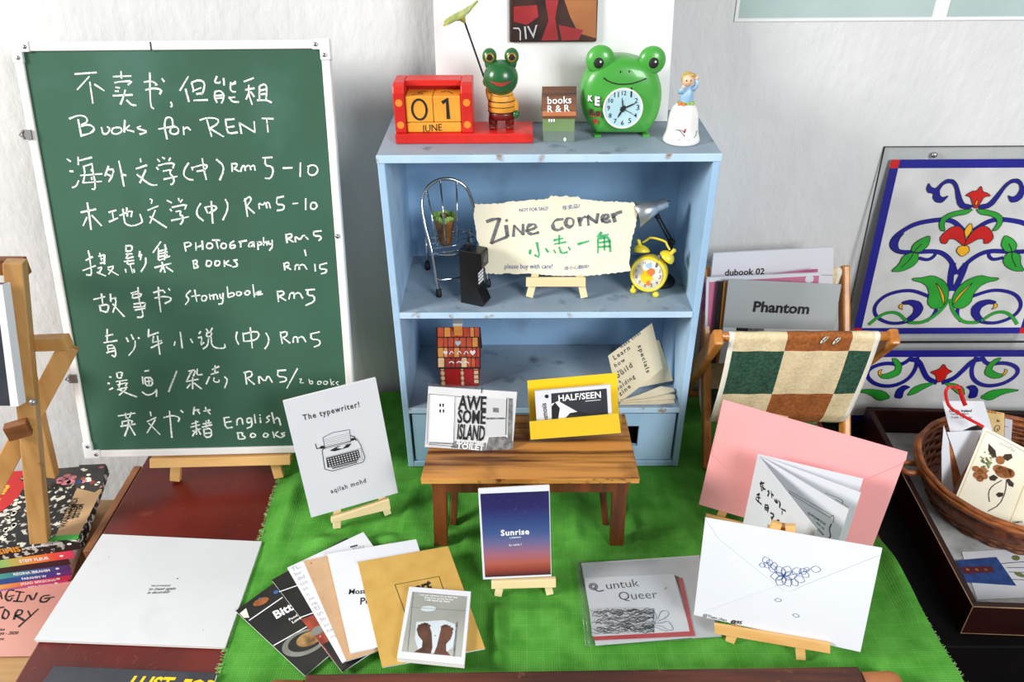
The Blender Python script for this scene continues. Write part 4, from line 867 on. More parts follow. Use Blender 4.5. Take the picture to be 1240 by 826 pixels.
b.build('dial_patches',[M['yellow'],M['orange_paint'],M['coat_blue']],dl)
b=MB(); hand(b,cf,300,.014,.0012,.0005,0); hand(b,cf,115,.014,.0012,.0006,0); b.build('hands',M['yellow'],dl)
for sx in (-1,1):
    bc_=cf.p(sx*.0165,.0250,-.010); ax=(cf.u*sx*.50+cf.v*.86).normalized(); b=MB(); b.lathe([(.0108,0),(.0112,.001),(.0100,.005),(.0065,.0085),(.0028,.0098),(.0026,.0145),(.0030,.0165),(0,.0180)],bc_,ax,seg=24); b.build('bell',M['yellow_enamel'],t)
    b=MB(); fo=cf.p(sx*.0155,-.0215,-.004); fo2=V(fo.x,fo.y-.001,ZS+.0042); b.tube([fo,fo2],.0022); b.ball(fo2,(.0043,.0042,.0043)); b.build('foot',M['yellow_enamel'],t)
b=MB(); b.tube(smooth([cf.p(-.0185,.0375,-.010),cf.p(-.0135,.0425,-.010),cf.p(-.0105,.0475,-.010),cf.p(.0105,.0475,-.010),cf.p(.0135,.0425,-.010),cf.p(.0185,.0375,-.010)]),.0015); b.build('handle',M['yellow_enamel'],t)

# ================================================================== lower shelf
ZK=ZL+.0003
hx=Yp(557,470,.052).x
o,fr,fw=house('painted_house','painted house block with orange tiled roof and chimney on the lower blue shelf',hx,.052,ZK,.056,.046,.044,.088,[M['tile4'],M['mortar']],over=.004)
b=MB(); rd=random.Random(5); Wr=.062; Lr=.023/1; ln=(Vector((0,.027,.088-.044+.0435*0+.004*1.9))).length
ln=math.hypot(.023+.004, .044+.0077)
x0=-Wr/2+.0012
for r in range(4):
    v0,v1=ln*(r/4)+.0008,ln*((r+1)/4)-.0006; x=x0; k=0
    while x<Wr/2-.003:
        w_=rd.choice((.006,.0085,.0095,.0085)); x2=min(x+w_,Wr/2-.0006); rr=.0006
        b.slab(fr,[(x+.0006,v0),(x2-.0004,v0),(x2-.0004,v1-.001),(x2-.0014,v1),(x+.0016,v1),(x+.0006,v1-.001)],.0001,.0010,rd.choice((0,0,0,1,1,2,3))); x=x2
b.build('roof_tile',[M['tile1'],M['tile2'],M['tile3'],M['tile4']],o)
def heart(b,f,a,c,s_,h,m): b.poly(f,[(a,c-s_),(a+s_,c+.1*s_),(a+.9*s_,c+.7*s_),(a+.4*s_,c+.9*s_),(a,c+.45*s_),(a-.4*s_,c+.9*s_),(a-.9*s_,c+.7*s_),(a-s_,c+.1*s_)],h,m)
b=MB(); heart(b,fr,-.0005,ln*.60,.0042,.0013,1); heart(b,fr,-.0185,ln*.37,.0032,.0013,0); heart(b,fr,.0205,ln*.37,.0040,.0013,0)
for a in (-.010,.001,.011): b.rib(fr,[(a-.003,ln*.33),(a,ln*.42),(a+.003,ln*.35)],.0012,.0013,0); b.rib(fr,[(a-.0035,ln*.12),(a,ln*.16),(a+.0035,ln*.11)],.0014,.0013,0)
b.build('roof_motif',[M['white_ink'],M['dial']],o)
b=MB(); b.poly(fw,[(-.020,.0),(.002,.0),(.002,.040),(-.004,.043),(-.014,.039),(-.020,.028)],.0004,0); b.poly(fw,[(.007,.01),(.020,.01),(.020,.043),(.007,.043)],.0004,1)
for i in range(5): b.poly(fw,[(.0215,.006+i*.008),(.0275,.006+i*.008),(.0275,.012+i*.008),(.0215,.012+i*.008)],.0004,2); b.ell(fw,.0045,.006+i*.009,.0022,.004,.0005,2); b.ell(fw,-.024,.006+i*.009,.003,.004,.0005,2)
b.ell(fw,.0135,.033,.004,.0012,.0006,3); b.build('painted_front',[M['comic_red'],M['ink_red'],M['tile3'],M['ink_grey']],o)
b=MB(); b.box((hx-.006,.068,ZK+.078),(hx+.006,.080,ZK+.0945)); k=b.build('chimney',M['tile2'],o,bevel=.0004)
b=MB(); b.box((hx-.0066,.0674,ZK+.0946),(hx+.0066,.0806,ZK+.0985)); b.build('chimney_cap',M['white_paint'],k)

# folded beige zine, standing half open
t=thing('folded_zine',Zp(790,480,ZK)+V(0,.015,0),'beige hand-lettered folded zine standing half open at the right of the lower shelf','zine')
cvf=lean(Zp(751,489,ZK)+V(0,0,.001),24,22)
c0=cvf.pts([(750,488),(736.5,431),(789.5,391),(802.5,446)])
b=MB(); b.slab(cvf,c0,-.0006,.0002); b.build('front_leaf',M['paper_beige'],t)
b=MB()
for tx,p0,p1 in (('make zines',(752,422),(776,404)),('Learn',(744,436),(763,423)),('how',(745,445),(757,437)),('to',(748,452),(753,449)),('build',(748,458),(766,444)),('a',(750,464),(752,462.5)),('folding',(748.5,473),(769,457)),('zine',(751,480),(764,469))): b.text(cvf,tx,p0,p1,0,1.0,.012,.0006,space=1.3)
b.text(cvf,'specials',(772,419),(783,452),0,.8,.012,.0006,space=1.2)
b.build('hand_lettering',M['ink'],t)
bkf=lean(Zp(800,486,ZK)+V(0,.030,.001),8,20)
b=MB(); b.slab(bkf,bkf.pts([(768,470),(793,412),(798,412),(815,461)]),-.0006,.0002); b.build('rear_leaf',M['paper_beige'],t)
for k,(zz,pp) in enumerate(((.0014,[(750,489.5),(762,484),(800,478),(816,484),(817,487.5),(800,489)]),(.0042,[(751,487.5),(770,481),(800,474),(817,478.5),(817.5,482.5),(790,484)]),(.0075,[(753,485),(775,478),(800,468),(815,470.5),(817,474),(785,481)]))):
    f=flat(ZK+zz); b=MB(); b.slab(f,[f.px(*q) for q in pp],-.0010,.0006); b.build('inner_page',M['paper_beige'],t)

# ================================================================== little stool and what stands on it
st_y=-.16; ztop=.1262
fL=Yp(509,579,st_y); fR=Yp(775,580,st_y); 
bR=Zp(757,501,ztop); bL=V(-.148,bR.y,ztop)
t=thing('stool',((fL.x+fR.x)/2,-.10,.001),'small rustic brown wooden stool carrying the cassette and the yellow holder','stool')
b=MB(); b.add([V(x,y,z) for z in (ztop-.0085,ztop) for x,y in ((fL.x,fL.y),(fR.x,fR.y),(bR.x,bR.y),(bL.x,bL.y))],[(0,3,2,1),(4,5,6,7),(0,1,5,4),(1,2,6,5),(2,3,7,6),(3,0,4,7)]); b.build('seat',M['stool_wood'],t,bevel=.0016)
b=MB(); b.box((fL.x+.0006,st_y-.0004,ztop-.0080),(fR.x-.0006,st_y+.0003,ztop-.0010)); b.build('worn_front_edge',M['stool_worn'],t)
ax0,ax1=Yp(523,592,-.153).x,Yp(761,590,-.153).x
b=MB(); b.box((ax0,-.155,.0975),(ax1,-.146,ztop-.0085)); b.build('apron',M['stool_leg'],t,bevel=.0008)
b=MB(); b.box((ax0,-.048,.0975),(ax1,-.040,ztop-.0085)); b.build('apron',M['stool_leg'],t,bevel=.0008)
for x0,x1 in ((ax0,ax0+.009),(ax1-.009,ax1)): b=MB(); b.box((x0,-.146,.0975),(x1,-.048,ztop-.0085)); b.build('apron',M['stool_leg'],t,bevel=.0008)
for p0,p1 in (((525,600),(534,659)),((757,598),(746.5,659))):
    tp=Yp(*p0,-.150); bt=Zp(*p1,.0012); cx=(ax0+.0095 if p0[0]<640 else ax1-.0105)
    b=MB(); b.bar(V(cx,-.1485,.0976),V(bt.x,-.1485,.0012),.018,.012,(1,0,0)); b.build('leg',M['stool_leg'],t,bevel=.0008)
for tp,bt in (((551,598),(548.5,636)),((728.5,594),(733.5,636))):
    a=Zp(*tp,.085); q=Zp(*bt,.003); d=(a-q); top=q+d*((ztop-.009-q.z)/d.z)
    b=MB(); b.bar(q+V(0,.004,-.0015),V(a.x+.0,-.062,ztop-.0090),.0085,.010,(1,0,0)); b.build('leg',M['stool_leg'],t,bevel=.0008)
ZT=ztop+.0003
# cassette case
aw=lean(hit(514,543,2,ZT+.0058),2.9,21.5,-5.8)
q=aw.pts([(513.5,542.5),(622,549.5),(626.5,474),(517.5,467.5)]); w_=(q[1][0]+q[2][0]-q[0][0]-q[3][0])/2; h_=(q[2][1]+q[3][1]-q[0][1]-q[1][1])/2; a0=(q[0][0]+q[3][0])/2; b0=(q[0][1]+q[1][1])/2
t=thing('cassette_case',V((fL.x+0)/2-.02,-.09,ZT),'clear cassette case with a black and white AWESOME ISLAND insert','cassette case')
af=Fr(aw.p(a0,b0),aw.u,aw.v)
b=MB(); b.fbox(af,0,w_,0,h_,-.0125,-.0118); b.fbox(af,0,w_,0,.0008,-.0118,-.0016); b.fbox(af,0,w_,h_-.0008,h_,-.0118,-.0016); b.fbox(af,0,.0008,.0008,h_-.0008,-.0118,-.0016); b.fbox(af,w_-.0008,w_,.0008,h_-.0008,-.0118,-.0016); b.build('case',M['acrylic'],t)
b=MB(); b.fbox(af,.001,w_-.001,.001,h_-.001,-.0035,-.0016,0); b.build('insert',M['bw_photo'],t)
b=MB(); pa=lambda l:[af.px(*p) for p in l]; Cc=-.0013
b.poly(af,pa([(518,541),(520,535),(551,537),(545,543)]),Cc,3); b.poly(af,pa([(588,547),(592,530),(612,529),(622,536),(621,548)]),Cc,1)
b.poly(af,pa([(519.5,538),(522,478.5),(552,480),(549.5,538.5)]),Cc,0); b.poly(af,pa([(588.5,482),(613,484),(612,527),(588,528.5)]),Cc,3); b.poly(af,pa([(616,482.5),(621,483),(620,545),(615,530)]),Cc+.0001,1)
b.poly(af,pa([(589,506),(612,506),(612,508),(589,508.5)]),Cc+.0002,1); b.poly(af,pa([(597,494),(604,494.5),(604,500),(597,499.5)]),Cc+.0002,1)
for x,y in ((532,491),(535.5,491),(532,498),(536,498)): b.poly(af,pa([(x,y-2),(x+2,y-2),(x+2,y+2),(x,y+2)]),Cc+.0002,2)
b.rib(af,pa([(519,477.5),(585,483)]),.0006,Cc+.0003,2); b.rib(af,pa([(519.5,478),(517,538)]),.0004,Cc+.0003,2); b.rib(af,pa([(551,480),(549,539)]),.0006,Cc+.0003,2); b.rib(af,pa([(519,538.5),(551,541)]),.0006,Cc+.0003,2); b.rib(af,pa([(614,482),(612.5,527)]),.0008,Cc+.0003,2); b.rib(af,pa([(584,470),(583,476)]),.0012,Cc+.0003,2)
b.poly(af,pa([(550.5,534.5),(588.5,536.5),(588,547),(546,542.5)]),Cc+.0003,1)
b.build('photo_print',[M['white_ink'],M['bw_floor'],M['ink'],M['paper_grey']],t)
b=MB()
for tx,p0,p1,sy,m_ in (('AWE',(554.5,495.5),(588.5,497),1.62,0),('SOME',(553.8,512),(587.8,513.5),1.75,0),('ISLAND',(553.3,531.5),(586.5,534),2.65,0)): b.text(af,tx,p0,p1,m_,sy,.028,Cc+.0005)
b.text(af,'AWESOME',(552.5,536.6),(586,540),1,.85,.015,Cc+.0005); b.text(af,'TOILET',(552.5,543.2),(586,546),1,.95,.02,Cc+.0005)
b.build('title',[M['ink'],M['white_ink']],t)
# yellow card holder
yf=lean(hit(644,533,2,ZT+.0052),1.0,17,3.0)
q=yf.pts([(643,532.5),(752,524.5),(748.5,500),(640.5,512)])
bc_=yf.pts([(638.5,461),(747.5,451.5),(750,505),(642,516)])
t=thing('card_holder',V(.045,-.07,ZT),'clear acrylic holder with yellow backing card at the right of the stool','card holder')
g=Fr(yf.o,yf.u,yf.v); depth=.026
x0=q[0][0]; x1=q[1][0]; hF=yf.px(645,506)[1]
# yellow front band & back card on parallel planes
bf=Fr(yf.p(0,0,-depth),yf.u,yf.v); bq=bf.pts([(638.5,461),(747.5,451.5),(752,524),(644,533)])
bw0=(bq[0][0]+bq[3][0])/2-.0;  
fq=yf.pts([(642.5,532.5),(752,524.3),(749,500.5),(641,510.5)])
b=MB(); b.slab(bf,[(bq[0][0],0.002),(bq[1][0],0.002),bq[1],bq[0]],-.0006,.0002); b.build('backing_card',M['yellow'],t)
b=MB(); b.slab(yf,fq,-.0005,.0001); b.build('front_card',M['yellow'],t)
b=MB(); e=.0016; xa,xb=fq[0][0]-.0012,fq[1][0]+.0012; yt=max(fq[2][1],fq[3][1])+.0006
b.fbox(yf,xa,xb,-.0015,yt,.0004,.0014); b.fbox(yf,xa,xb,-.0030,-.0015,-depth-.002,.0014)
for xx in (xa-.0010,xb): b.fbox(yf,xx,xx+.0010,-.0030,yt,-depth-.002,.0014)
b.fbox(yf,xa,xb,-.0015,yt+.012,-depth-.0021,-depth-.0009); b.build('acrylic_tray',M['acrylic'],t)
# zine in the holder
mf=Fr(yf.p(0,0,-.007),yf.u,yf.v); mq=mf.pts([(650,512),(741.5,504),(739,466),(647.5,474)])
o=thing('pocket_zine',mf.p((mq[0][0]+mq[1][0])/2,.003),'white pocket zine titled HALF/SEEN standing in the yellow card holder','zine')
b=MB(); b.slab(mf,[(mq[0][0],.001),(mq[1][0],.001),mq[2],mq[3]],-.004,0); b.build('cover',M['paper'],o)
b=MB(); b.poly(mf,mf.pts([(668.5,520),(737,514),(734.5,470.5),(667.5,476.5)]),.0003,0); b.poly(mf,mf.pts([(668,489),(676,485.5),(714,507),(700,517),(670,519)]),.0005,1); b.poly(mf,mf.pts([(683,508),(690,500),(702,498),(711,500),(713,504),(704,508),(712,516),(684,518)]),.0007,2); b.poly(mf,mf.pts([(668,492),(672,487),(678,494),(676,506),(678,518),(669,519)]),.0007,2); b.rib(mf,mf.pts([(709,485.7),(727,484)]),.0007,.0006,1)
b.build('cover_print',[M['dark_print'],M['white_ink'],M['ink']],o)
b=MB(); b.text(mf,'HALF/SEEN',(676.5,485.8),(727.8,481.2),0,1.05,.02,.0007); b.build('title',M['white_ink'],o)
b=MB(); disc(b,mf,*mf.px(662,480),.0026,.0003); b.text(mf,'cosmosis',(664,513),(661,488),0,1.2,.02,.0003); b.build('side_print',M['ink'],o)
# ================================================================== zines on easels
def leaning_zine(name,label,cat,fr,px4,th,mats,pages=True,bev=.0003):
    q=fr.pts(px4); cx=sum(p[0] for p in q)/4
    o=thing(name,fr.p(cx,min(p[1] for p in q)),label,cat)
    b=MB(); b.slab(fr,q,-th*.35,0); b.build('cover',mats[0],o,bevel=bev)
    if pages:
        cx_=sum(p[0] for p in q)/4; cy_=sum(p[1] for p in q)/4
        b=MB(); b.slab(fr,[(cx_+(p[0]-cx_)*.992,cy_+(p[1]-cy_)*.992) for p in q],-th,-th*.35); b.build('pages',M['pages'],o)
    return o
# typewriter zine
tf=from_feet((408,640),(470,625),0,21,12,.009,1.9)
easel('pine easel on the green cloth under the typewriter zine',tf,(408,640),(470,625),0,.15,[(401,633),(473,616),(471,604),(401,627)],-.0055,tk=.006,lw=.010,wood='pine_pale',back=.5,c1=.002)
o=leaning_zine('typewriter_zine','white zine titled The typewriter on a small easel before the chalkboard','zine',tf,[(377,627),(482,597),(455,457.5),(342.5,486)],.005,[M['paper']])
b=MB(); b.text(tf,'The typewriter!',(367.5,509),(435.5,492.5),0,1.25,.02,.0004,space=1.25); b.text(tf,'aqilah mohd',(401,597.5),(443.5,584),0,1.25,.015,.0004,space=1.25); b.build('title',M['ink'],o)
T=lambda l:[tf.px(330+x/4.132,450+y/4.132) for x,y in l]
b=MB()
def ol(l,w=.0007,c=.0005,m=0,closed=True,sm=0): b.rib(tf,T(l+([l[0]] if closed else [])),w,c,m,sm)
b.poly(tf,T([(252,330),(385,290),(392,352),(262,385)]),.0003,1); ol([(252,330),(300,305),(385,290),(392,352),(262,385)])
for k in range(5): ol([(258,340+k*10),(385,306+k*10)],.0003,.0005,0,False)
b.poly(tf,T([(248,395),(300,362),(420,335),(440,370),(462,430),(455,450),(300,495),(262,485)]),.0004,1)
ol([(248,395),(262,378),(395,345),(420,335),(440,365),(462,430),(452,452),(300,497),(262,488)],.0009,.0006); ol([(262,430),(435,385)],.0004,.0006,0,False); ol([(440,380),(450,440),(300,485)],.0004,.0006,0,False)
b.poly(tf,T([(285,395),(320,375),(395,358),(380,378),(310,398)]),.0007,0); b.poly(tf,T([(320,382),(350,366),(368,366),(350,384)]),.0009,1)
b.poly(tf,T([(268,432),(430,390),(440,432),(420,445),(275,480)]),.0007,0)
for r in range(4):
    for k in range(12):
        x=278+r*3+k*13.2; y=438+r*10.5-(k*13.2)*.262; b.ell(tf,*T([(x,y)])[0],.0011,.0009,.0009,1,8)
b.poly(tf,T([(295,478),(420,447),(424,454),(300,486)]),.0009,0); b.rib(tf,T([(300,480),(416,451)]),.0004,.0011,1)
ol([(215,362),(222,385),(250,380)],.0012,.0005,0,False); b.ell(tf,*T([(248,378)])[0],.003,.0022,.0006,0,12); b.ell(tf,*T([(402,338)])[0],.003,.002,.0006,0,12); ol([(388,320),(410,325),(418,345)],.0012,.0006,0,False)
b.build('illustration',[M['ink'],M['paper']],o)
# sunrise zine
sf_=from_feet((603,722.5),(666,721.5),0,2,17,.008,1.3)
easel('tiny pale easel in front of the stool under the sunset coloured zine',sf_,(603,722.5),(666,721.5),0,.105,[(595,712),(673,710),(673,700),(595,703)],-.0045,tk=.006,lw=.009,wood='pine_pale',back=.5,c1=.003)
o=leaning_zine('sunrise_zine','small zine titled Sunrise with a night blue to orange cover, before the stool','zine',sf_,[(585,702),(668,698),(665.5,588),(579,592.5)],.004,[M['paper']])
cvr=sf_.pts([(587.5,699),(667,695.5),(664.5,594.5),(581.5,598)]); cp=sf_.p(cvr[0][0],cvr[0][1]); 
og=W0[o.name]; base=(cp-og).dot(sf_.v); hh=cvr[3][1]-cvr[0][1]
st=[(0,'3c1c26'),(.07,'8e3c30'),(.16,'b05a4c'),(.28,'9a6478'),(.40,'68638e'),(.52,'3d5488'),(.66,'2b3f78'),(.82,'231c5c'),(1,'1a1450')]
grad('sunrise_print',tuple(sf_.v),[(base+s_*hh,c_) for s_,c_ in st],.45)
b=MB(); b.poly(sf_,cvr,.0003); b.build('cover_print',M['sunrise_print'],o)
b=MB(); rd=random.Random(11)
for i in range(46):
    s_=rd.random(); u_=rd.random()*.96+.02; v_=.55+.43*rd.random(); x=cvr[0][0]+(cvr[1][0]-cvr[0][0])*u_; y=cvr[0][1]+hh*v_; b.ell(sf_,x,y,.00016,.00016,.0005,0,6)
b.text(sf_,'Sunrise',(606.5,648.5),(641,646.5),0,1.0,.03,.0006,space=1.1); b.text(sf_,'a memory',(617,652),(631,651),0,1.1,.01,.0006); b.text(sf_,'by sabila f',(616.5,661),(632,660),0,1.0,.0,.0006); b.build('title',M['white_ink'],o)

# ================================================================== fan of zines on the cloth
ox,oy,k=280,640,3.875
G=lambda *l:[(ox+x/k,oy+y/k) for x,y in l]
def flat_zine(name,label,z,th,px4,mat,bev=.0004,cat='zine',group='fanned zines on the green cloth'):
    f=flat(z+th); q=f.pts(px4); c_=f.p(sum(p[0] for p in q)/len(q),sum(p[1] for p in q)/len(q)); c_.z=z
    o=thing(name,c_,label,cat,group)
    b=MB(); b.slab(f,q,-th*.3,0); b.build('cover',mat,o,bevel=bev)
    cx_=sum(p[0] for p in q)/len(q); cy_=sum(p[1] for p in q)/len(q)
    b=MB(); b.slab(f,[(cx_+(p[0]-cx_)*.994,cy_+(p[1]-cy_)*.994) for p in q],-th,-th*.3); b.build('pages',M['pages'],o)
    return o,f
def para(TL,TR,BL,z):  # fourth corner of a parallelogram lying at height z, as pixels are perspective
    a,b_,c_=Zp(*TL,z),Zp(*TR,z),Zp(*BL,z); return b_+c_-a
def quadz(TL,BL,w,z):
    a,c_=Zp(*TL,z),Zp(*BL,z); d=(c_-a).normalized(); r=V(-d.y,d.x,0); 
    if r.x<0: r=-r
    return a,a+r*w,c_+r*w,c_
def to_px(p):
    d=p-CAM; return (620+F_PX*d.dot(RT)/d.dot(FW),413-F_PX*d.dot(UP)/d.dot(FW))
z=.0042
def fan(name,label,TL,BL,w,th,mat):
    global z
    q=[to_px(p) for p in quadz(G(TL)[0],G(BL)[0],w,z+th)]; o,f=flat_zine(name,label,z,th,q,mat); z+=th+.0003; return o,f,q
o,f,q=fan('food_zine','black zine with a lettered title and a rice bowl photo, lowest of the fan',(20,386),(345,690),.107,.0030,M['black_cover'])
g2=lambda l:[f.px(*p) for p in G(*l)]
b=MB(); b.rib(f,g2([(85,432),(240,325)]),.0014,.0004,0); b.rib(f,g2([(200,550),(420,425)]),.0014,.0004,0)
b.text(f,'Bitter',G((212,425))[0],G((345,352))[0],0,1.1,.03,.0004); b.text(f,'Food and',G((275,434))[0],G((345,393))[0],0,1.0,.02,.0004); b.text(f,'Love',G((290,447))[0],G((330,423))[0],0,1.0,.02,.0004); b.build('title',M['white_ink'],o)
b=MB(); b.ell(f,*g2([(345,535)])[0],.026,.0175,.0004,0,rot=25); b.ell(f,*g2([(350,530)])[0],.0205,.013,.0006,1,rot=25); b.ell(f,*g2([(365,520)])[0],.0145,.0100,.0008,2,rot=25)
b.build('bowl_photo',[M['dish'],M['black_cover'],M['food']],o); b=MB()
b.poly(f,g2([(40,400),(70,375),(85,420),(60,420)]),.0004,3); b.ell(f,*g2([(140,345)])[0],.0095,.0055,.0005,4,rot=30); b.ell(f,*g2([(135,330)])[0],.002,.001,.0007,5); b.ell(f,*g2([(210,300)])[0],.003,.003,.0005,5)
b.build('snack_photo',[M['dish'],M['black_cover'],M['food'],M['paper_cream'],M['petal'],M['ink_blue']],o)
o,f,q=fan('food_zine','black zine with a red dish photo, second in the fan beside the rice bowl zine',(190,241),(520,673),.108,.0030,M['black_cover'])
b=MB(); b.rib(f,g2([(226,298),(330,262)]),.0013,.0004,0); b.rib(f,g2([(322,420),(430,380)]),.0013,.0004,0); b.poly(f,g2([(328,428),(440,385),(520,510),(545,640),(520,668)]),.0003,1); b.ell(f,*g2([(405,480)])[0],.008,.006,.0005,2,rot=40); b.poly(f,g2([(430,545),(520,500),(545,640),(520,670)]),.0006,3)
b.build('cover_print',[M['white_ink'],M['red_food'],M['dish'],M['black_cover']],o)
o,f,q=fan('text_zine','white zine with grey running text, left of the brown kraft zine',(262,184),(520,630),.106,.0028,M['paper'])
b=MB(); rd=random.Random(2)
a0,b0=f.px(*q[0]); dv=V(f.px(*q[3])[0]-a0,f.px(*q[3])[1]-b0,0); L=dv.length; dv.normalize(); ru=(-dv.y,dv.x)
for i,wd in enumerate('TL... for did sto so m on re ti in lo be ha my'.split(' ')):
    s_=.010+i*.0092
    if s_>L-.01: break
    A_=(a0+dv.x*s_+ru[0]*.003,b0+dv.y*s_+ru[1]*.003); b.text(f,wd,A_,(A_[0]+ru[0]*.0032*len(wd),A_[1]+ru[1]*.0032*len(wd)),0,1,0,.0004,px=False)
b.build('running_text',[M['ink_light']],o); b=MB(); b.rib(f,g2([(560,88),(590,80)]),.0022,.0004,1); b.text(f,'you',G((565,104))[0],G((622,92))[0],0,1,0,.0004); b.build('cover_text',[M['ink_light'],M['ink']],o)
q4=G((338,152),(752,66),(905,505),(540,620))
o,f=flat_zine('kraft_zine','plain brown kraft zine between the white text zine and the white Mos zine',z,.0028,q4,M['kraft']); z+=.0031
b=MB(); b.rib(f,g2([(372,165),(376,160)]),.0006,.0004); 
for p in ((388,242),(432,330),(376,166)): b.ell(f,*g2([p])[0],.0006,.0006,.0004,0,8)
b.build('staple_marks',M['ink_red'],o)
q4=G((450,119),(868,50),(1010,490),(558,584)); mz=z
o,f=flat_zine('white_zine','white zine lettered Mos and Po, under the mustard coloured zine',z,.0036,q4,M['paper']); z+=.0039
b=MB(); b.text(f,'Most Honest',G((551,310))[0],G((760,300))[0],0,1.1,.012,.0004); b.text(f,'Poems',G((605,358))[0],G((740,345))[0],0,1.1,.012,.0004); b.build('title',M['ink'],o)
q4=G((593,157),(1018,82),(1192,562),(708,650))
o,f=flat_zine('mustard_zine','mustard kraft zine with a boxed black stamp, beneath the feet photo zine',z,.0028,q4,M['kraft_gold']); z+=.0031
b=MB(); l=g2([(768,265),(975,226),(1010,330),(815,395)]); b.rib(f,l+[l[0]],.0006,.0004,sm=0); b.text(f,'art',G((868,302))[0],G((945,278))[0],0,1.2,.04,.0004,shear=.2); b.build('stamp',M['ink'],o)
q4=G((835,272),(1125,295),(1094,638),(777,606))
o,f=flat_zine('photo_zine','small white zine with a photo of two bare feet, topmost of the fan',z,.0075,q4,M['paper'],bev=.0005); z+=.008
b=MB(); b.poly(f,g2([(850,298),(1106,320),(1078,604),(800,578)]),.0004,0); b.poly(f,g2([(868,440),(1000,432),(1050,450),(1055,480),(1040,560),(1000,590),(880,580),(862,520)]),.0006,1); b.ell(f,*g2([(925,378)])[0],.009,.004,.0006,1)
b.rib(f,g2([(845,372),(1100,388)]),.0005,.0007,3)
b.rib(f,g2([(855,300),(828,575)]),.0005,.0007,3); b.rib(f,g2([(1060,440),(1045,600)]),.002,.0006,4)
b.poly(f,g2([(858,582),(895,560),(898,530),(878,505),(870,475),(880,455),(905,448),(928,455),(940,490),(944,560),(936,590)]),.0008,2)
b.poly(f,g2([(950,592),(965,555),(978,500),(985,470),(1005,458),(1030,468),(1040,490),(1030,520),(1008,545),(1008,575),(1028,598)]),.0008,2)
for x,y,r in ((884,462,.0022),(896,455,.0019),(908,452,.0019),(918,453,.0018),(928,460,.0017),(990,466,.0017),(1000,461,.0018),(1010,461,.0019),(1022,466,.0019),(1033,476,.0022)): b.ell(f,*g2([(x,y)])[0],r,r*1.2,.0010,2,10)
b.ell(f,*g2([(957,505)])[0],.0008,.0006,.0009,3)
b.build('photo_print',[M['photo_bg'],M['photo_light'],M['feet'],M['ink_grey'],M['bw_floor']],o)
b=MB(); b.text(f,'I am not ashamed of my dark feet',G((884,316))[0],G((1062,330))[0],0,1.0,.02,.0008); b.text(f,'these have carried me and',G((905,328))[0],G((1040,340))[0],0,1.0,.02,.0008); b.text(f,'I still stand by them',G((908,340))[0],G((1025,350))[0],0,1.0,.02,.0008); b.build('caption',M['white_ink'],o)

# ================================================================== zine in a clear sleeve
ox,oy,k=690,660,5.9
f=flat(.0052)
t=thing('sleeved_zine',V(.12,-.245,.0042),'hand-drawn zine lettered Q untuk Queer inside a wide clear plastic sleeve','zine')
b=MB(); b.slab(f,f.pts(G((80,131),(745,205),(890,640),(886,660),(185,718))),-.0006,0); b.build('inner_page',M['paper'],t)
b=MB(); b.slab(f,f.pts(G((82,131),(925,76),(1000,470),(1085,655),(870,668),(800,240),(740,212),(105,238))),.0001,.0005); b.build('folded_sheet',M['paper_grey'],t)
b=MB(); b.slab(f,f.pts(G((104,240),(742,212),(862,622),(170,660))),.0005,.0012); b.build('cover',M['paper'],t)
b=MB(); b.slab(f,f.pts(G((772,242),(800,240),(892,655),(860,640))),.0012,.0016); b.slab(f,f.pts(G((165,662),(888,622),(892,655),(172,686))),.0012,.0017); b.build('red_tape',M['ink_red'],t)
f2=flat(.0066)
b=MB(); b.text(f2,'untuk',G((266,318))[0],G((498,296))[0],0,.95,-.012,.0002); b.text(f2,'Queer',G((356,395))[0],G((630,380))[0],0,1,-.012,.0002)
ce=f2.px(*G((168,298))[0])
for r_ in (.0054,.0038,.0024): b.rib(f2,[(ce[0]+r_*math.cos(i*.4),ce[1]+r_*math.sin(i*.4)) for i in range(17)],.0007,.0002)
b.rib(f2,f2.pts(G((172,308),(200,335),(242,325))),.0014,.0002); b.rib(f2,f2.pts(G((676,318),(692,304))),.0006,.0002); b.build('title',M['ink'],t)
b=MB(); rd=random.Random(9); b.poly(f2,f2.pts(G((138,455),(360,445),(560,448),(606,470),(585,580),(545,632),(240,636),(160,652),(150,560))),.0001,1)
for i in range(300):
    u_=rd.random(); v_=rd.random(); x=150+u_*430; y=460+v_*165+ (8 if x<250 else 0); am=rd.uniform(4,11); l=rd.uniform(40,110); ph=rd.random()*6; pts=[]
    for j in range(8): xx=x+l*j/7; yy=y+am*math.sin(ph+j*.8)-.0*xx; pts.append((min(xx,600),max(450,min(634,yy))))
    b.rib(f2,f2.pts(G(*pts)),rd.uniform(.0004,.0010),.0003,0 if rd.random()<.72 else 2)
for l in ([(585,480),(600,510),(585,570)],[(600,470),(625,520),(600,575)],[(630,530),(650,470),(700,470),(712,500),(670,530),(630,545)],[(600,560),(660,560),(700,540),(740,590),(735,612),(700,610),(660,580),(610,575)],[(545,632),(590,580),(640,600),(700,620)]): b.rib(f2,f2.pts(G(*l)),.0006,.0003,0,2)
b.build('hair_drawing',[M['ink_grey'],M['paper_grey'],M['paper']],t)
b=MB(); f3=flat(.0072); b.slab(f3,f3.pts(G((40,112),(300,124),(930,76),(1090,660),(112,728))),-.0002,.0002); 
for l in ([(40,112),(80,300),(112,725)],[(60,120),(95,300),(140,725)],[(48,180),(80,170)]): b.tube([f3.p(*f3.px(*p),.0003) for p in G(*l)],.0006,seg=5)
b.build('sleeve',M['sleeve'],t)

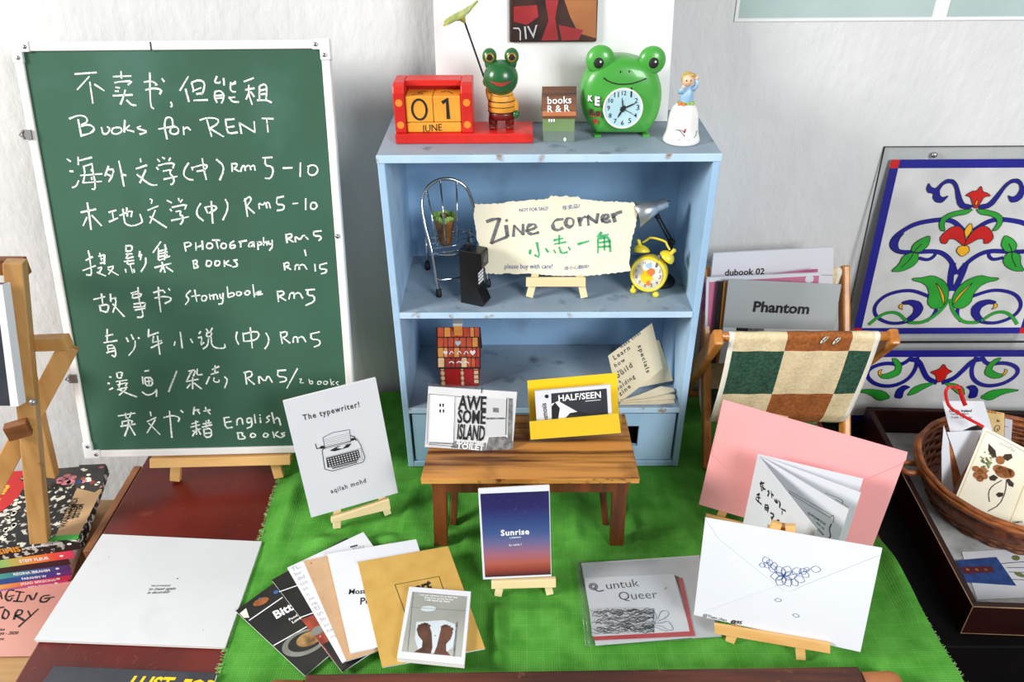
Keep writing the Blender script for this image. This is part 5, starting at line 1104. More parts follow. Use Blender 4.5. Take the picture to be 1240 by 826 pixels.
# ================================================================== envelopes and folded zine at the right
ef=from_feet((883,780),(970,797),0,-17,13.5,.006,2.6)
easel('pine easel at the front right holding the white envelope',ef,(883,780),(970,797),0,.162,[(866,764),(1005,788),(1005,776),(865,752)],-.0018,tk=.007,lw=.0105,wood='pine',back=.35,c0=.0018,c1=.0055,hb=.012,adx=-.008,apex_w=.17)
EP=[(840,745),(1042,790),(1068.5,664),(854,627)]
q=ef.pts(EP); o=thing('white_envelope',ef.p(sum(p[0] for p in q)/4,0),'white envelope with a blue flower drawn on its flap, front right','envelope')
b=MB(); b.slab(ef,q,-.0015,0); b.build('pocket',M['paper'],o,bevel=.0004)
ox,oy,k=830,620,4.348
b=MB(); b.slab(ef,ef.pts(G((102,28),(1036,192),(1030,222),(620,385),(560,415),(520,415),(480,385),(175,140))),.0002,.0008); b.build('flap',M['paper'],o,bevel=.0003)
b=MB(); b.slab(ef,ef.pts(G((40,540),(480,372),(470,392),(150,505))),.0001,.0004); b.build('side_seam',M['paper'],o)
b=MB(); EC=.0011
def petal(x,y,l,w_,ang,c=EC,wd=.0005,m=0):
    l*=1.12; w_*=1.25
    a,d=ef.px(*G((x,y))[0]); th=R_(ang); P=[]
    for i in range(13): s_=i/12; P.append((s_*l, w_*math.sin(math.pi*s_)**.8))
    P+= [(x_,-y_) for x_,y_ in P[::-1]]
    b.rib(ef,[(a+x_*math.cos(th)-y_*math.sin(th),d+x_*math.sin(th)+y_*math.cos(th)) for x_,y_ in P],wd,c,m,0)
for a in (20,75,130,195,250,305): petal(518,335,.0125,.0042,a)
for a in (45,100,160,220,280,340): petal(518,335,.0075,.002,a,wd=.0004,m=1)
for x,y,l,w_,a in ((480,315,.010,.003,150),(465,300,.008,.0028,100),(450,290,.008,.0028,160),(440,280,.007,.0026,95),(430,270,.008,.003,120),(422,280,.006,.0022,190),(565,325,.010,.0035,60),(575,340,.010,.0035,-10),(600,320,.008,.003,50),(612,315,.008,.0028,-20),(625,310,.006,.002,60),(660,296,.009,.0032,12),(560,350,.009,.003,-40)): petal(x,y,l,w_,a-8,m=0 if l>.007 else 1)
b.rib(ef,ef.pts(G((518,335),(470,310),(430,265))),.0004,EC,1); b.rib(ef,ef.pts(G((518,335),(580,325),(660,298))),.0004,EC,1)
b.build('flower_drawing',[M['ink_blue'],M['ink_blue']],o)
b=MB()
for x,y,a in ((484,464,15),(578,540,-5)): petal(x-14,y,.0065,.0018,a,.0003)
b.build('loose_petals',M['ink_blue'],o)
b=MB(); b.text(ef,'@Yuan.chan_',G((92,548))[0],G((228,580))[0],0,1.1,0,.0004,shear=.3); b.text(ef,'@95',G((238,584))[0],G((300,592))[0],0,1.0,.03,.0004,shear=.3); b.build('signature',M['ink'],o)

# accordion zine standing behind the white envelope
ztp=.142; S=Zp(918,551,ztp); zb_=.0035
ends=[(989,641),(1028,617.5),(1043,597.5),(1046,581)]
t=thing('accordion_zine',V(S.x,S.y,.003),'white folded zine with black brush characters standing open against the pink envelope','zine')
for i,e_ in enumerate(ends):
    E_=Zp(*e_,ztp); d=(E_-S); Ln=min(d.length,.105); d.normalize(); fr=Fr(V(S.x,S.y+i*.0006,zb_),d,V(0,0,1))
    if fr.n.y>0: pass
    b=MB(); b.slab(fr,[(0,0),(d.dot(E_-S),0),(d.dot(E_-S),ztp-zb_),(0,ztp-zb_)],-.0003,.0003); lf_=b.build('leaf',M['paper'],t)
    if i==0: f0=fr
    if i==1: f1=fr
    if i==2: f2_=fr
ox,oy,k=880,540,6.356
b=MB(); b.strokes(f0,'258,290 290,285|270,275 262,310|280,300 275,320 300,335|268,312 272,345|285,318 282,340|318,350 330,345 322,375|330,362 318,385|345,350 350,400|350,372 362,380|372,412 380,440 395,435 385,410|372,425 388,425|402,420 415,440 408,475|420,482 455,500|430,500 428,525|235,378 255,370|232,395 260,400|250,385 248,425|238,420 270,450|225,405 245,430|300,450 295,480|305,455 325,460 318,510|300,475 320,478|298,490 318,495|340,515 370,530 350,560|345,545 355,585 385,580|388,575 405,572|392,585 410,590|318,610 330,620',880,540,6.356,.0022,0,.0006,1,.4)
b.build('brush_characters',M['ink'],t)
b=MB(); 
for fr,ll in ((f1,[(485,345),(825,540)]),(f1,[(480,360),(800,552)]),(f1,[(800,545),(830,530),(822,590)]),(f2_,[(760,360),(900,415),(890,445)]),(f2_,[(840,410),(940,470)])): b.rib(fr,fr.pts(G(*ll)),.0006,.0006)
b.text(f1,'在海边等日出',G((625,520))[0],G((760,610))[0],0,1,.01,.0006); b.text(f1,'和你一起',G((690,590))[0],G((750,645))[0],0,1,.01,.0006); b.text(f1,'走回家',G((700,640))[0],G((745,690))[0],0,1,.01,.0006)
b.rib(f1,f1.pts(G((808,600),(790,640),(805,690),(790,710))),.0012,.0006); b.build('inner_drawing',M['ink'],t)

# pink envelope on its own easel
pf=lean(hit(846,611,2,.024),-20,12,0)
PP=[(846,611),(1053,672),(1099.5,548),(875.5,484)]
zq=pf.pts(PP)[0]; b0=-(pf.o.z)/pf.v.z
pxp=lambda a,c_: to_px(pf.p(a,c_,.004))
easel('pine easel mostly hidden behind the white envelope, holding the pink envelope',pf,to_px(pf.p(.030,b0)),to_px(pf.p(.110,b0)),0,.16,[pxp(.012,b0+.006),pxp(.150,b0+.006),pxp(.150,b0+.018),pxp(.012,b0+.018)],-.0020,tk=.007,lw=.011,wood='pine',back=.35,c0=.0016,c1=.005)
q=pf.pts(PP); o=thing('pink_envelope',pf.p(.1,0),'large pink envelope leaning behind the folded white zine','envelope')
b=MB(); b.slab(pf,q,-.0016,0); b.build('pocket',M['pink'],o,bevel=.0005)
b=MB(); b.slab(pf,pf.pts([(875.7,484.3),(1099,548),(1097,557),(1090,562),(1048,580),(985,606),(930,612),(862,550)]),.0003,.0012); b.build('flap',M['pink'],o,bevel=.0004)

# ================================================================== red end of the table
q4=[(124,646.5),(317,655.5),(272.5,784),(41,775)]
f=flat(.0045)
o,f=flat_zine('blank_zine','large almost blank white zine lying on the bare red table',.0003,.0042,q4,M['paper_grey'],group=None)
b=MB(); b.text(f,'we promised',(183,710.5),(206,710.5),0,1.1,0,.0004,shear=.3); b.text(f,'to meet again',(180,715.2),(212,714.5),0,1.1,0,.0004,shear=.3); b.text(f,'in december',(178,719.5),(206,718.5),0,1.1,0,.0004,shear=.3); b.build('handwriting',M['ink'],o); b=MB(); b.ell(f,*f.px(215,701),.0010,.0008,.0004,0,10); b.ell(f,*f.px(132,675),.0012,.0004,.0004,0,8); b.ell(f,*f.px(246,763),.0005,.0006,.0004,0,8); b.build('ink_speck',M['ink'],o)
o,f=flat_zine('black_book','black book with yellow lettering at the front edge of the red table','' or .0003,.008,[(146,805.5),(262,814),(240,905),(40,880)] and [(66,806),(262,814.5),(228,930),(-6,905)],M['dark_print'],cat='book',group=None,bev=.001)
b=MB(); b.text(f,'LUST',(151,836),(206,838),0,1.15,.03,.0004,shear=.2); b.text(f,'FOR',(214,839),(256,841),0,1.15,.03,.0004,shear=.2); b.build('title',M['yellow'],o)
# dark wooden rail across the front of the cloth
za=.026; a=Zp(370,816,za); c=Zp(1040,806.5,za); u=(c-a).normalized(); rl=thing('wooden_rail',(a+c)/2-V(0,.01,.022),'long dark worn wooden rail with paler rounded ends lying across the front of the cloth','rail')
w_=V(u.y,-u.x,0); w_=w_ if w_.y<0 else -w_
b=MB(); b.bar(a+w_*.016+V(0,0,-.0095),c+w_*.016+V(0,0,-.0095),.032,.020,w_); b.build('rail',M['rail_wood'],rl,bevel=.003)
for p,d in ((a,-1),(c,1)):
    b=MB(); e_=p+w_*.016+V(0,0,-.0095); l_=.040; b.tube([e_+u*d*.0008,e_+u*d*l_*.75,e_+u*d*(l_-.004),e_+u*d*l_],[.0125,.0135,.012,.009],seg=16); b.build('rail_end',M['rail_end'],rl)

# ================================================================== pile of books at the left
zt=-.004
A=Zp(97,654,zt); Bk=Zp(129,563,zt); Lf=Zp(0,667,zt); uu=(A-Lf).normalized(); vv=V(-uu.y,uu.x,0)
sf0=Fr(A,uu,V(0,0,1))
f=Fr(A,uu,vv); D_=.150; Wd=.21
o=thing('comic_book',V(A.x-Wd/2,A.y+D_/2,zt-.011),'thick book with a black, red and tan comic cover on top of the left pile','book')
pq=f.pts([(97,654),(129,563)]); D_=pq[1][1]; 
ze=sf0.px(80,668)[1]
b=MB(); b.slab(f,[(0,0),(pq[1][0],D_),(pq[1][0]-Wd,D_),(-Wd,0)],ze+.0006,0); b.build('cover',M['comic'],o,bevel=.0006)
S7=lambda *l:[f.px(x/7.506,550+y/7.506) for x,y in l]
b=MB(); b.poly(f,S7((-200,170),(240,150),(180,235),(240,262),(150,420),(40,500),(0,530),(-200,600)),.0003,0); b.poly(f,S7((700,310),(930,320),(720,735),(505,745)),.0003,1); b.poly(f,S7((420,140),(770,110),(750,150),(640,300),(440,300)),.0003,2); b.poly(f,S7((720,100),(960,90),(935,300),(860,350),(700,310),(680,270)),.0004,3)
for i in range(16):
    rd=random.Random(i); x,y=rd.uniform(700,930),rd.uniform(120,310); b.ell(f,*S7((x,y))[0],.002+.003*rd.random(),.002+.002*rd.random(),.0006,rd.choice((4,5,6,2,4,8)),10,rot=rd.random()*180)
for x,y,r in ((555,230,.0065),(610,200,.0055),(660,215,.006),(600,260,.007),(645,255,.006),(545,255,.005)): b.ell(f,*S7((x,y))[0],r,r*.8,.0006,5,14)
b.poly(f,S7((505,745),(720,728),(712,775),(430,798)),.0006,7)
for x,y in ((165,440),(130,540),(90,600),(60,690),(130,650),(40,760)): 
    for i in range(4): rd=random.Random(x+i); b.ell(f,*S7((x+rd.uniform(-30,30),y+rd.uniform(-25,25)))[0],.0032,.0024,.0005,4,10)
b.build('cover_art',[M['comic_red'],M['cardboard'],M['black_cover'],M['black_cover'],M['paper_cream'],M['cabbage'],M['denim'],M['stained_green'],M['red_food']],o)
b=MB(); b.text(f,'SIMIS',*(lambda l:((l[0]),(l[1])))(S7((-60,500),(95,280))),0,1.2,.05,.0006,px=False); b.build('title',M['amber'],o)
b=MB(); 
for p0,p1 in (((590,668),(715,400)),((665,590),(720,455)),((710,580),(765,455))): b.text(f,'WAN HAMIDI HAMID'[:10+0*len(p0)] if p0[0]==590 else 'SISTEM',*S7(p0,p1),0,1.3,.03,.0006,px=False)
b.build('back_text',M['black_cover'],o)
b=MB(); b.text(sf0,'SIMIS',(-1,671),(26,667),1,1,.03,.0006); b.text(sf0,'WAN HAMIDI HAMID',(32,664.5),(72,659),0,1.1,.03,.0006); b.ell(sf0,*sf0.px(84,658.5),.003,.002,.0006,0); b.build('spine_text',[M['white_ink'],M['amber']],o)
spines=[('rainbow spined book lettered in white, just under the comic book',668,677,.90,[(0,'3f9a78'),(.3,'9ac46a'),(.55,'e89a3a'),(.8,'e8503a'),(1,'e83a6a')],'STEFF FLEUR',24,60,89.5),
('maroon spined book with painted-in shadow in the left pile',677,684,.86,[(0,'1c1018'),(1,'3a1420')],None,0,0,84),  # shadow mixed into this spine's colours
('green to purple spined book in the middle of the left pile',684,690.5,.86,[(0,'6ac47a'),(.35,'3a9a9a'),(.7,'3a5a9a'),(1,'5a2a7a')],'REGINA IBRAHIM',17,61,84.5),
('navy and purple spined book below the middle of the left pile',690.5,697,.86,[(0,'1c4a8a'),(.5,'1f4f9a'),(.8,'4a3a9a'),(1,'7a2a8a')],'FARAHIN W',27,57,86),
('yellow to crimson spined book, second lowest spine of the left pile',697,702.5,.85,[(0,'f0e08a'),(.35,'f0a04a'),(.65,'e83a5a'),(1,'e02a5a')],'JASAD BERSIONG',25,68,85.5),
('lilac and magenta spined book, lowest spine of the left pile',702.5,707,.84,[(0,'b0a0c8'),(.5,'b05a9a'),(1,'e03a8a')],'NITA TUIJAWI',35,64,83)]
zprev=None
for lb,ya,yb,_,st,tx,x0,x1,xr in spines:
    zA=sf0.px(80,ya)[1]-.0003; zB=sf0.px(80,yb)[1]; ar=sf0.px(xr,(ya+yb)/2)[0]
    o=thing('paperback_book',sf0.p(ar,zB,0),lb,'book','paperbacks in the left pile')
    b=MB(); b.fbox(f,ar-Wd+.02,ar,.0005,D_-.01,zB+.0003,zA); b.build('pages',M['pages'],o)
    nm='spine_%d'%int(ya*10); bl=.0; grad(nm,tuple(uu),[(-.125+.125*s_,c_) for s_,c_ in st],.4)
    b=MB(); b.fbox(Fr(A,uu,vv),ar-Wd+.02,ar+.0004,-.0004,.0005,zB+.0002,zA); b.fbox(f,ar-Wd+.02,ar+.0006,.0005,D_-.0098,zA-.0006,zA+.0001); b.build('spine',M[nm],o)
    if tx: 
        sg=Fr(sf0.p(0,0,.0005),sf0.u,sf0.v); ym=(ya+yb)/2; sl_=lambda x:-(x-80)*.118
        b=MB(); b.text(sg,tx,(x0,ym+sl_(x0)+2.2),(x1,ym+sl_(x1)+2.2),0,1.1,.03,.0003); b.ell(sg,*sg.px(xr-15,ym+sl_(xr-15)),.0026,.0018,.0003,0,12); b.build('spine_text',M['white_ink'],o)
zp=sf0.v.z*0+A.z+sf0.px(80,707)[1]
f=flat(max(zp,-.0785)-.0005)
o=thing('pink_book',V(-.70,-.2,-.0796),'dusty pink book with black hand-lettered title in front of the left pile','book')
b=MB(); b.slab(f,f.pts([(-70,690),(152,690),(112,794),(-70,796)]),-(f.o.z+.0796),0); b.build('cover',M['book_pink'],o,bevel=.001)
b=MB(); b.strokes(f,'-20,400 0,330 10,380|-12,372 8,362|75,335 45,330 25,375 50,395 65,375|45,368 75,362|85,340 130,345|108,343 90,392|72,392 120,395|132,395 152,350 175,395 198,348|265,360 225,365 212,395 245,398 265,380|240,378 290,370|-40,430 20,425|-5,428 -20,490|25,440 8,480 35,490 52,455 25,435|75,490 90,440 122,440 115,465 85,470|85,470 128,495|150,445 165,475|205,435 100,530',0,640,4.443,.0022,0,.0005,1,.3)
for tx,p0,p1 in (('stories',(-10,764.5),(5,764)),('collected plays - 2020',(-30,769.5),(21,768.5)),('theatre',(-12,776),(4,775.5))): b.text(f,tx,p0,p1,0,1.1,.01,.0005)
b.build('title',M['ink'],o)
# ================================================================== stained panels leaning on the wall
pn=lean(hit(1021,415,1,.177),0,4.6)
ox,oy,k=1030,170,5.162
A5=lambda *l:[pn.px(1030+x/5.162,170+y/5.162) for x,y in l]
A6=lambda *l:[pn.px(1020+x/4.59,320+y/4.59) for x,y in l]
ax1=[pn.px(1179.2,251.4),pn.px(1148.5,368)]
def mir(l,ax):
    o=[]
    for a,c in l:
        s_=(c-ax[0][1])/(ax[1][1]-ax[0][1]); ac=ax[0][0]+(ax[1][0]-ax[0][0])*s_; o.append((2*ac-a,c))
    return o
def panel(label,b0,b1,a0,a1,bl,bt,bb,ax,shapes,screw=None):
    """acrylic sheet a0..a1, b0..b1; painted field inside border starting at bl; bt / bb = top and bottom of border"""
    t=thing('decorated_panel',pn.p((a0+a1)/2,b0,-.002),label,'decorated panel','painted acrylic panels at the wall')
    b=MB(); b.fbox(pn,a0,a1,b0,b1,-.003,0); b.build('acrylic_sheet',M['acryl_panel'],t)
    e=.0007; b=MB(); 
    for q in ((a0,a0+e,b0,b1),(a1-e,a1,b0,b1),(a0,a1,b0,b0+e),(a0,a1,b1-e,b1)): b.fbox(pn,*q,-.0032,.0003)
    b.build('sheet_edge',M['panel_lead'],t)
    br=2*((ax[0][0]+ax[1][0])/2)-bl; bw=.0125
    b=MB(); b.fbox(pn,bl,br,bb,bt,.0002,.0006); b.build('textured_field',M['stained_clear'],t)
    b=MB(); b.fbox(pn,bl+bw,br-bw,bt-bw,bt,.0006,.0011); b.fbox(pn,bl+bw,br-bw,bb,bb+bw*.85,.0006,.0011); b.fbox(pn,bl,bl+bw,bb+bw*.85,bt-bw,.0006,.0011); b.fbox(pn,br-bw,br,bb+bw*.85,bt-bw,.0006,.0011); b.build('border',M['stained_blue'],t)
    b=MB()
    for x in (bl,br-bw): b.fbox(pn,x,x+bw,bt-bw,bt,.0006,.0011); b.fbox(pn,x,x+bw,bb,bb+bw*.85,.0006,.0011)
    b.build('border_corner',M['stained_red'],t)
    L_=MB(); nm={'b':('blue_scroll','stained_blue'),'r':('red_flower','stained_red'),'g':('green_leaf','stained_green'),'y':('yellow_accent','stained_yellow')}; lv=.0012
    for typ,col,pts,w_,both in shapes:
        for P in ([pts,mir(pts,ax)] if both else [pts]):
            b=MB()
            if typ=='p':
                Q=list(P); Q=[z_ for i in range(len(Q)) for z_ in ((.8*Q[i][0]+.2*Q[(i+1)%len(Q)][0],.8*Q[i][1]+.2*Q[(i+1)%len(Q)][1]),(.2*Q[i][0]+.8*Q[(i+1)%len(Q)][0],.2*Q[i][1]+.8*Q[(i+1)%len(Q)][1]))]
                b.poly(pn,Q,lv); L_.rib(pn,Q+[Q[0]],.0009,lv+.00025,0,0)
            elif typ=='v': L_.rib(pn,P,w_,lv+.0003,0,1)
            else: L_.rib(pn,P,w_*1.3+.0008,lv-.00012,0,2); b.rib(pn,P,w_*1.3,lv,0,2)
            if b.v: b.build(nm[col][0],M[nm[col][1]],t)
            lv+=.00002
    L_.build('black_outline',M['panel_lead'],t)
    if screw:
        a,c_=pn.px(*screw); b=MB(); b.lathe([(.0042,0),(.0042,.002),(.0028,.0035),(0,.0038)],pn.p(a,c_,.0),pn.n,seg=16); b.build('screw',M['chrome'],t)
bl=(A5((249,118))[0][0]+A6((62,372))[0][0])/2; bt=A5((500,118))[0][1]; bb=pn.px(1100,404)[1]
a0=(pn.px(1070,178)[0]+pn.px(1021,415)[0])/2; bt1=pn.px(1120,177.5)[1]; acen=(ax1[0][0]+ax1[1][0])/2
ax1=[(acen+ (ax1[0][0]-acen)*.5,ax1[0][1]),(acen+(ax1[1][0]-acen)*.5,ax1[1][1])]
S1=[('l','b',A5((700,560),(650,508),(590,492),(500,500),(400,520),(320,565),(265,610),(250,655),(280,688),(330,700),(430,695),(540,690),(600,720),(640,775),(655,830)),.0050,1),
('p','b',A5((262,610),(240,655),(262,690),(330,705),(300,680),(292,650),(305,610),(340,572)),0,1),
('l','b',A5((430,735),(480,748),(520,725),(532,700)),.0035,1),
('l','b',A6((612,0),(600,60),(597,140)),.0068,1),
('p','b',A5((485,262),(470,300),(480,325),(515,330),(510,360),(530,385),(570,388),(612,342),(575,355),(555,345),(552,310),(575,275),(610,262),(635,270),(650,300),(655,350),(665,400),(690,425),(740,427),(765,408),(735,398),(710,395),(695,370),(680,320),(665,270),(640,242),(600,240),(565,262),(530,300),(500,290)),0,1),
('l','b',A6((480,178),(400,145),(330,145),(250,165),(195,205),(172,250),(190,295),(250,325),(310,328),(370,315)),.0038,1),
('p','b',A6((325,208),(380,194),(430,205),(450,240),(430,280),(380,318),(310,334),(350,305),(392,270),(395,238),(370,220),(340,222)),0,1),
('l','b',A6((522,245),(505,285),(470,312)),.0036,1),
('l','g',A6((148,332),(190,295),(250,264),(310,268),(352,312)),.0034,1),
('l','g',A6((370,322),(440,325),(505,290),(560,240),(588,195)),.0038,1),
('p','y',A6((342,214),(315,222),(310,240),(335,252),(326,235)),0,1),
('p','g',A6((385,75),(440,72),(500,58),(560,85),(590,130),(585,190),(555,238),(500,248),(468,215),(480,160),(468,120),(435,98),(392,90)),0,1),
('p','y',A6((513,93),(545,135),(566,180),(562,228),(550,190),(540,150)),0,1),
('p','g',A5((766,426),(700,430),(620,448),(565,480),(548,520),(558,562),(588,566),(580,520),(600,490),(650,470),(720,460)),0,1),
('p','r',A5((712,662),(680,640),(650,615),(612,612),(595,645),(565,642),(553,610),(580,575),(625,540),(672,530),(705,560),(716,610)),0,1),
('p','y',A5((748,510),(712,550),(703,585),(715,612),(742,582),(760,545)),0,0),
('p','y',A5((704,652),(670,662),(655,690),(690,728),(738,695),(737,660)),0,0),
('p','g',A5((492,590),(430,615),(385,650),(373,692),(430,698),(480,660),(494,620)),0,1),
('p','g',A5((375,698),(325,718),(300,770),(246,818),(310,818),(380,790),(422,750),(420,703)),0,1),
('v','b',A5((440,645),(395,690),(370,740),(315,790)),.0012,1),
('p','r',A5((812,278),(785,315),(760,312),(710,342),(745,350),(755,385),(768,422),(787,420),(810,385),(830,350),(874,345),(845,322),(822,320)),0,0),
('p','y',A5((784,366),(770,402),(786,400),(792,375)),0,0)]
panel('large clear panel painted with blue scrolls and red flowers, upper at the right wall',pn.px(1060,415)[1]+.0004,bt1,a0,2*acen-a0,bl,bt,bb,ax1,S1,(1131,187.5))
c2=A6((543,640))[0][0]; ax2=[(c2,0),(c2,.1)]
bt2=A6((600,476))[0][1]
S2=[('l','b',A6((415,520),(408,580),(360,645),(270,680),(180,668),(130,620),(150,575),(240,545),(330,560),(380,520)),.0048,1),
('l','b',A6((385,528),(425,535),(448,590),(470,635),(520,655)),.0060,1),
('p','b',A6((285,740),(300,695),(340,668),(380,680),(340,700),(330,745)),0,1),
('p','g',A6((200,612),(250,605),(300,580),(270,520),(300,520),(332,560),(320,610),(260,636),(215,632)),0,1),
('p','y',A6((222,580),(198,590),(200,620),(222,615),(210,600)),0,1),
('p','g',A6((522,655),(450,660),(390,682),(355,730),(400,720),(450,690)),0,1),
('p','g',A6((60,700),(150,690),(230,700),(270,740),(200,760),(150,720)),0,1),
('p','r',A6((562,548),(538,580),(482,597),(518,615),(522,648),(540,655),(572,632),(578,610),(612,592),(580,580)),0,0)]
panel('clear panel painted with blue rings and a small red flower behind the dark tray',-.155,pn.px(1060,415)[1]-.0004,a0,2*acen-a0,bl-.012,bt2,-.149,ax2,S2)

# ================================================================== folding magazine rack
ya,za=-.003,.232; yb,zb_=.152,.246
xl=Yp(869,407,ya).x; xr=Yp(1081,407,ya).x
t=thing('magazine_rack',((xl+xr)/2,.07,.002),'folding wooden magazine rack with a checked green, cream and brown cloth sling','magazine rack')
tk=.013
for x in (xl,xr): b=MB(); b.bar(V(x,ya-.006,za+.004),V(x,.160,.010),tk,.022,(1,0,0)); b.build('leg',M['rack_wood'],t,bevel=.003)
xb0,xb1=xl+.0135,xr-.0135
for x in (xb0,xb1): b=MB(); b.bar(V(x-.0 if x>.3 else x-.0,-.006,.0035),V(x,yb+.004,zb_+.008),tk*.9,.020,(1,0,0)); b.build('leg',M['rack_wood'],t,bevel=.003)
b=MB(); b.tube([(xl-.004,ya,za),(xr+.004,ya,za)],.0062,seg=14); b.build('front_dowel',M['rack_wood'],t)
b=MB(); b.tube([(xb0-.004,yb,zb_),(xb1+.004,yb,zb_)],.0058,seg=14); b.build('rear_dowel',M['rack_wood'],t)
b=MB(); b.tube([(xb0,.006,.019),(xb1,.006,.019)],.0052,seg=12); b.build('stretcher',M['rack_wood'],t)
b=MB(); b.tube([(xl,.150,.024),(xr,.150,.024)],.0052,seg=12); b.build('stretcher',M['rack_wood'],t)
for x,s_ in ((xl,-1),(xr,1)):
    b=MB(); b.lathe([(.003,0),(.003,.0012),(0,.0018)],(x+s_*tk/2,.075,.123),(s_,0,0),seg=12); b.build('pivot_bolt',M['pipes_grey'],t)
s0=Yp(882,409,ya).x; s1=Yp(1064,405,ya).x
prof=[]
for i in range(9): a=R_(95-(-0)) ; th=math.pi*.5+math.pi*i/8 ; prof.append((ya-.0072*math.cos(th-math.pi*1.0)*-1 if False else ya+.0072*math.cos(R_(60+150*i/8)), za+.0072*math.sin(R_(60+150*i/8))))
p0=prof[-1]
prof+=[(p0[0]+.003*k_/6+.016*(k_/6)**2,p0[1]-.125*k_/6) for k_ in range(1,7)]
pe=prof[-1]; 
for i in range(1,10): th=math.pi*i/9; prof.append((pe[0]+.045-.045*math.cos(th)+.010*i/9,pe[1]-.055*math.sin(th)))
pe=prof[-1]; prof+=[(pe[0]+(yb+.0-pe[0]-.0066)*(k_/8)**.42,pe[1]+(zb_-pe[1])*k_/8) for k_ in range(1,9)]
prof+=[(yb+.0066*math.cos(R_(180-30*i)),zb_+.0066*math.sin(R_(180-30*i))) for i in range(1,7)]
# resample finely
def resample(P,n):
    L=[0]
    for a,c_ in zip(P,P[1:]): L.append(L[-1]+math.dist(a,c_))
    out=[];j=0
    for i in range(n+1):
        s_=L[-1]*i/n
        while j<len(L)-2 and L[j+1]<s_: j+=1
        u_=(s_-L[j])/((L[j+1]-L[j]) or 1); out.append((P[j][0]+(P[j+1][0]-P[j][0])*u_,P[j][1]+(P[j+1][1]-P[j][1])*u_))
    return out,L[-1]
PR,LL=resample(prof,96)
u1=(Yp(950,424,ya-.006).x-s0)/(s1-s0); u2=(Yp(1027,424,ya-.006).x-s0)/(s1-s0)
NU=60; b=MB(); trim=.0055/(s1-s0)
zrow=[Yp(960,424,ya-.006).z,Yp(960,481,ya-.004).z]
r1=min(range(40),key=lambda i:abs(PR[i][1]-zrow[0]) if i>6 else 9); r2=min(range(50),key=lambda i:abs(PR[i][1]-zrow[1]) if i>10 else 9); rh=r2-r1
vs=[];fs=[];ms=[]
for i,(y,z_) in enumerate(PR):
    for j in range(NU+1): vs.append((s0+(s1-s0)*j/NU,y+.0006*math.sin(j*.5+i*.2),z_))
for i in range(len(PR)-1):
    rw=0 if i<r1 else 1+(i-r1)//rh
    for j in range(NU):
        u_=(j+.5)/NU
        if u_<trim or u_>1-trim: m_=3
        else:
            cidx=0 if u_<u1 else 1 if u_<u2 else 2
            m_=(1 if cidx!=1 else 2) if rw%2==0 else (0 if cidx!=1 else 1)
        fs.append((i*(NU+1)+j+1,i*(NU+1)+j,(i+1)*(NU+1)+j,(i+1)*(NU+1)+j+1)); ms.append(m_)
b.add(vs,fs,0,True); b.m=ms
o=b.build('cloth_sling',[M['check_green'],M['check_cream'],M['check_brown'],M['canvas_white']],t); sm=o.modifiers.new('solid','SOLIDIFY'); sm.thickness=.0014; sm.offset=-1
pf_=Fr((s0,ya-.0078,za),(1,0,0),(0,-.12,1)); b=MB()
for x,y in ((998,411),(1013,412)):
    a,c_=pf_.px(x,y); b.ell(pf_,a,c_,.0028,.0072,.0008,0,rot=-28); b.rib(pf_,[(a-.0025,c_-.008),(a+.003,c_+.007)],.0011,.0011,1); b.rib(pf_,[(a-.001,c_-.002),(a-.003,c_+.001)],.0008,.0011,1); b.rib(pf_,[(a+.0005,c_+.002),(a+.003,c_+.001)],.0008,.0011,1)
b.build('printed_leaves',[M['canvas_white'],M['check_green']],o)
# magazines standing in it
def mag(label,y0,yaw,le,px4,th,mat,name='magazine'):
    f=lean((.33,y0,.06),yaw,le); q=f.pts(px4); o=thing(name,f.p(sum(p[0] for p in q)/4,min(p[1] for p in q)),label,'magazine','magazines in the rack'); b=MB(); b.slab(f,q,-th,0); b.build('cover',mat,o,bevel=.0003); return o,f
o,f=mag('grey magazine lettered Phantom, front of the wooden rack',.060,-3,9,[(882,338.8),(1019,345),(1003,440),(870.5,440)],.003,M['mag_grey'])
b=MB(); b.text(f,'Phantom',(911.5,377),(979,380),0,1.0,.03,.0005); b.build('title',M['ink'],o)
b=MB(); b.poly(f,f.pts([(876,396.5),(1010.5,400),(1003,440),(870.5,440)]),.0004,0); b.poly(f,f.pts([(891.5,396.8),(906,397.2),(905,407),(891,407)]),.0007,1); b.poly(f,f.pts([(906,397.3),(925,397.8),(924.5,404),(906,404)]),.0007,2); b.build('lower_print',[M['paper'],M['ink'],M['ink_grey']],o)
o,f=mag('black magazine with an orange edge, just behind the grey one in the rack',.0675,-3,9,[(870,341),(960,342),(945,440),(860,440)],.004,M['black_cover'])
b=MB(); b.slab(f,f.pts([(876.5,341),(881.5,341),(872,440),(867,440)]),0,.0012); b.build('orange_edge',M['orange_spine'],o)
o,f=mag('rose pink magazine with a white top edge, in the middle of the rack',.078,-1,9,[(857,338),(992,332),(985,440),(850,440)],.004,M['mag_rose'])
b=MB(); b.slab(f,f.pts([(856,336.5),(992,330.5),(992,333.5),(859,341.5)]),-.004,.0005); b.slab(f,f.pts([(855.5,338),(858.5,338),(855,440),(852,440)]),-.004,.0005); b.build('white_edge',M['paper'],o)
b=MB(); b.ell(f,*f.px(980,338),.006,.006,.0004); b.build('moon_print',M['paper'],o)
o,f=mag('magenta patterned magazine behind the rose pink one in the rack',.088,-1,9,[(852,342),(990.5,326.5),(984,440),(846,440)],.004,M['mag_pink'])
o,f=mag('white magazine lettered dubook 02 at the rear of the rack',.102,1,9,[(864,307),(1009.5,299.5),(1008,360),(1000,440),(850,440)],.005,M['paper'])
b=MB(); b.text(f,'dubook 02',(877.5,333.6),(925.5,332),0,1.0,.02,.0004); b.rib(f,f.pts([(995,333),(1008,333.2)]),.0006,.0004); b.build('title',M['ink'],o)

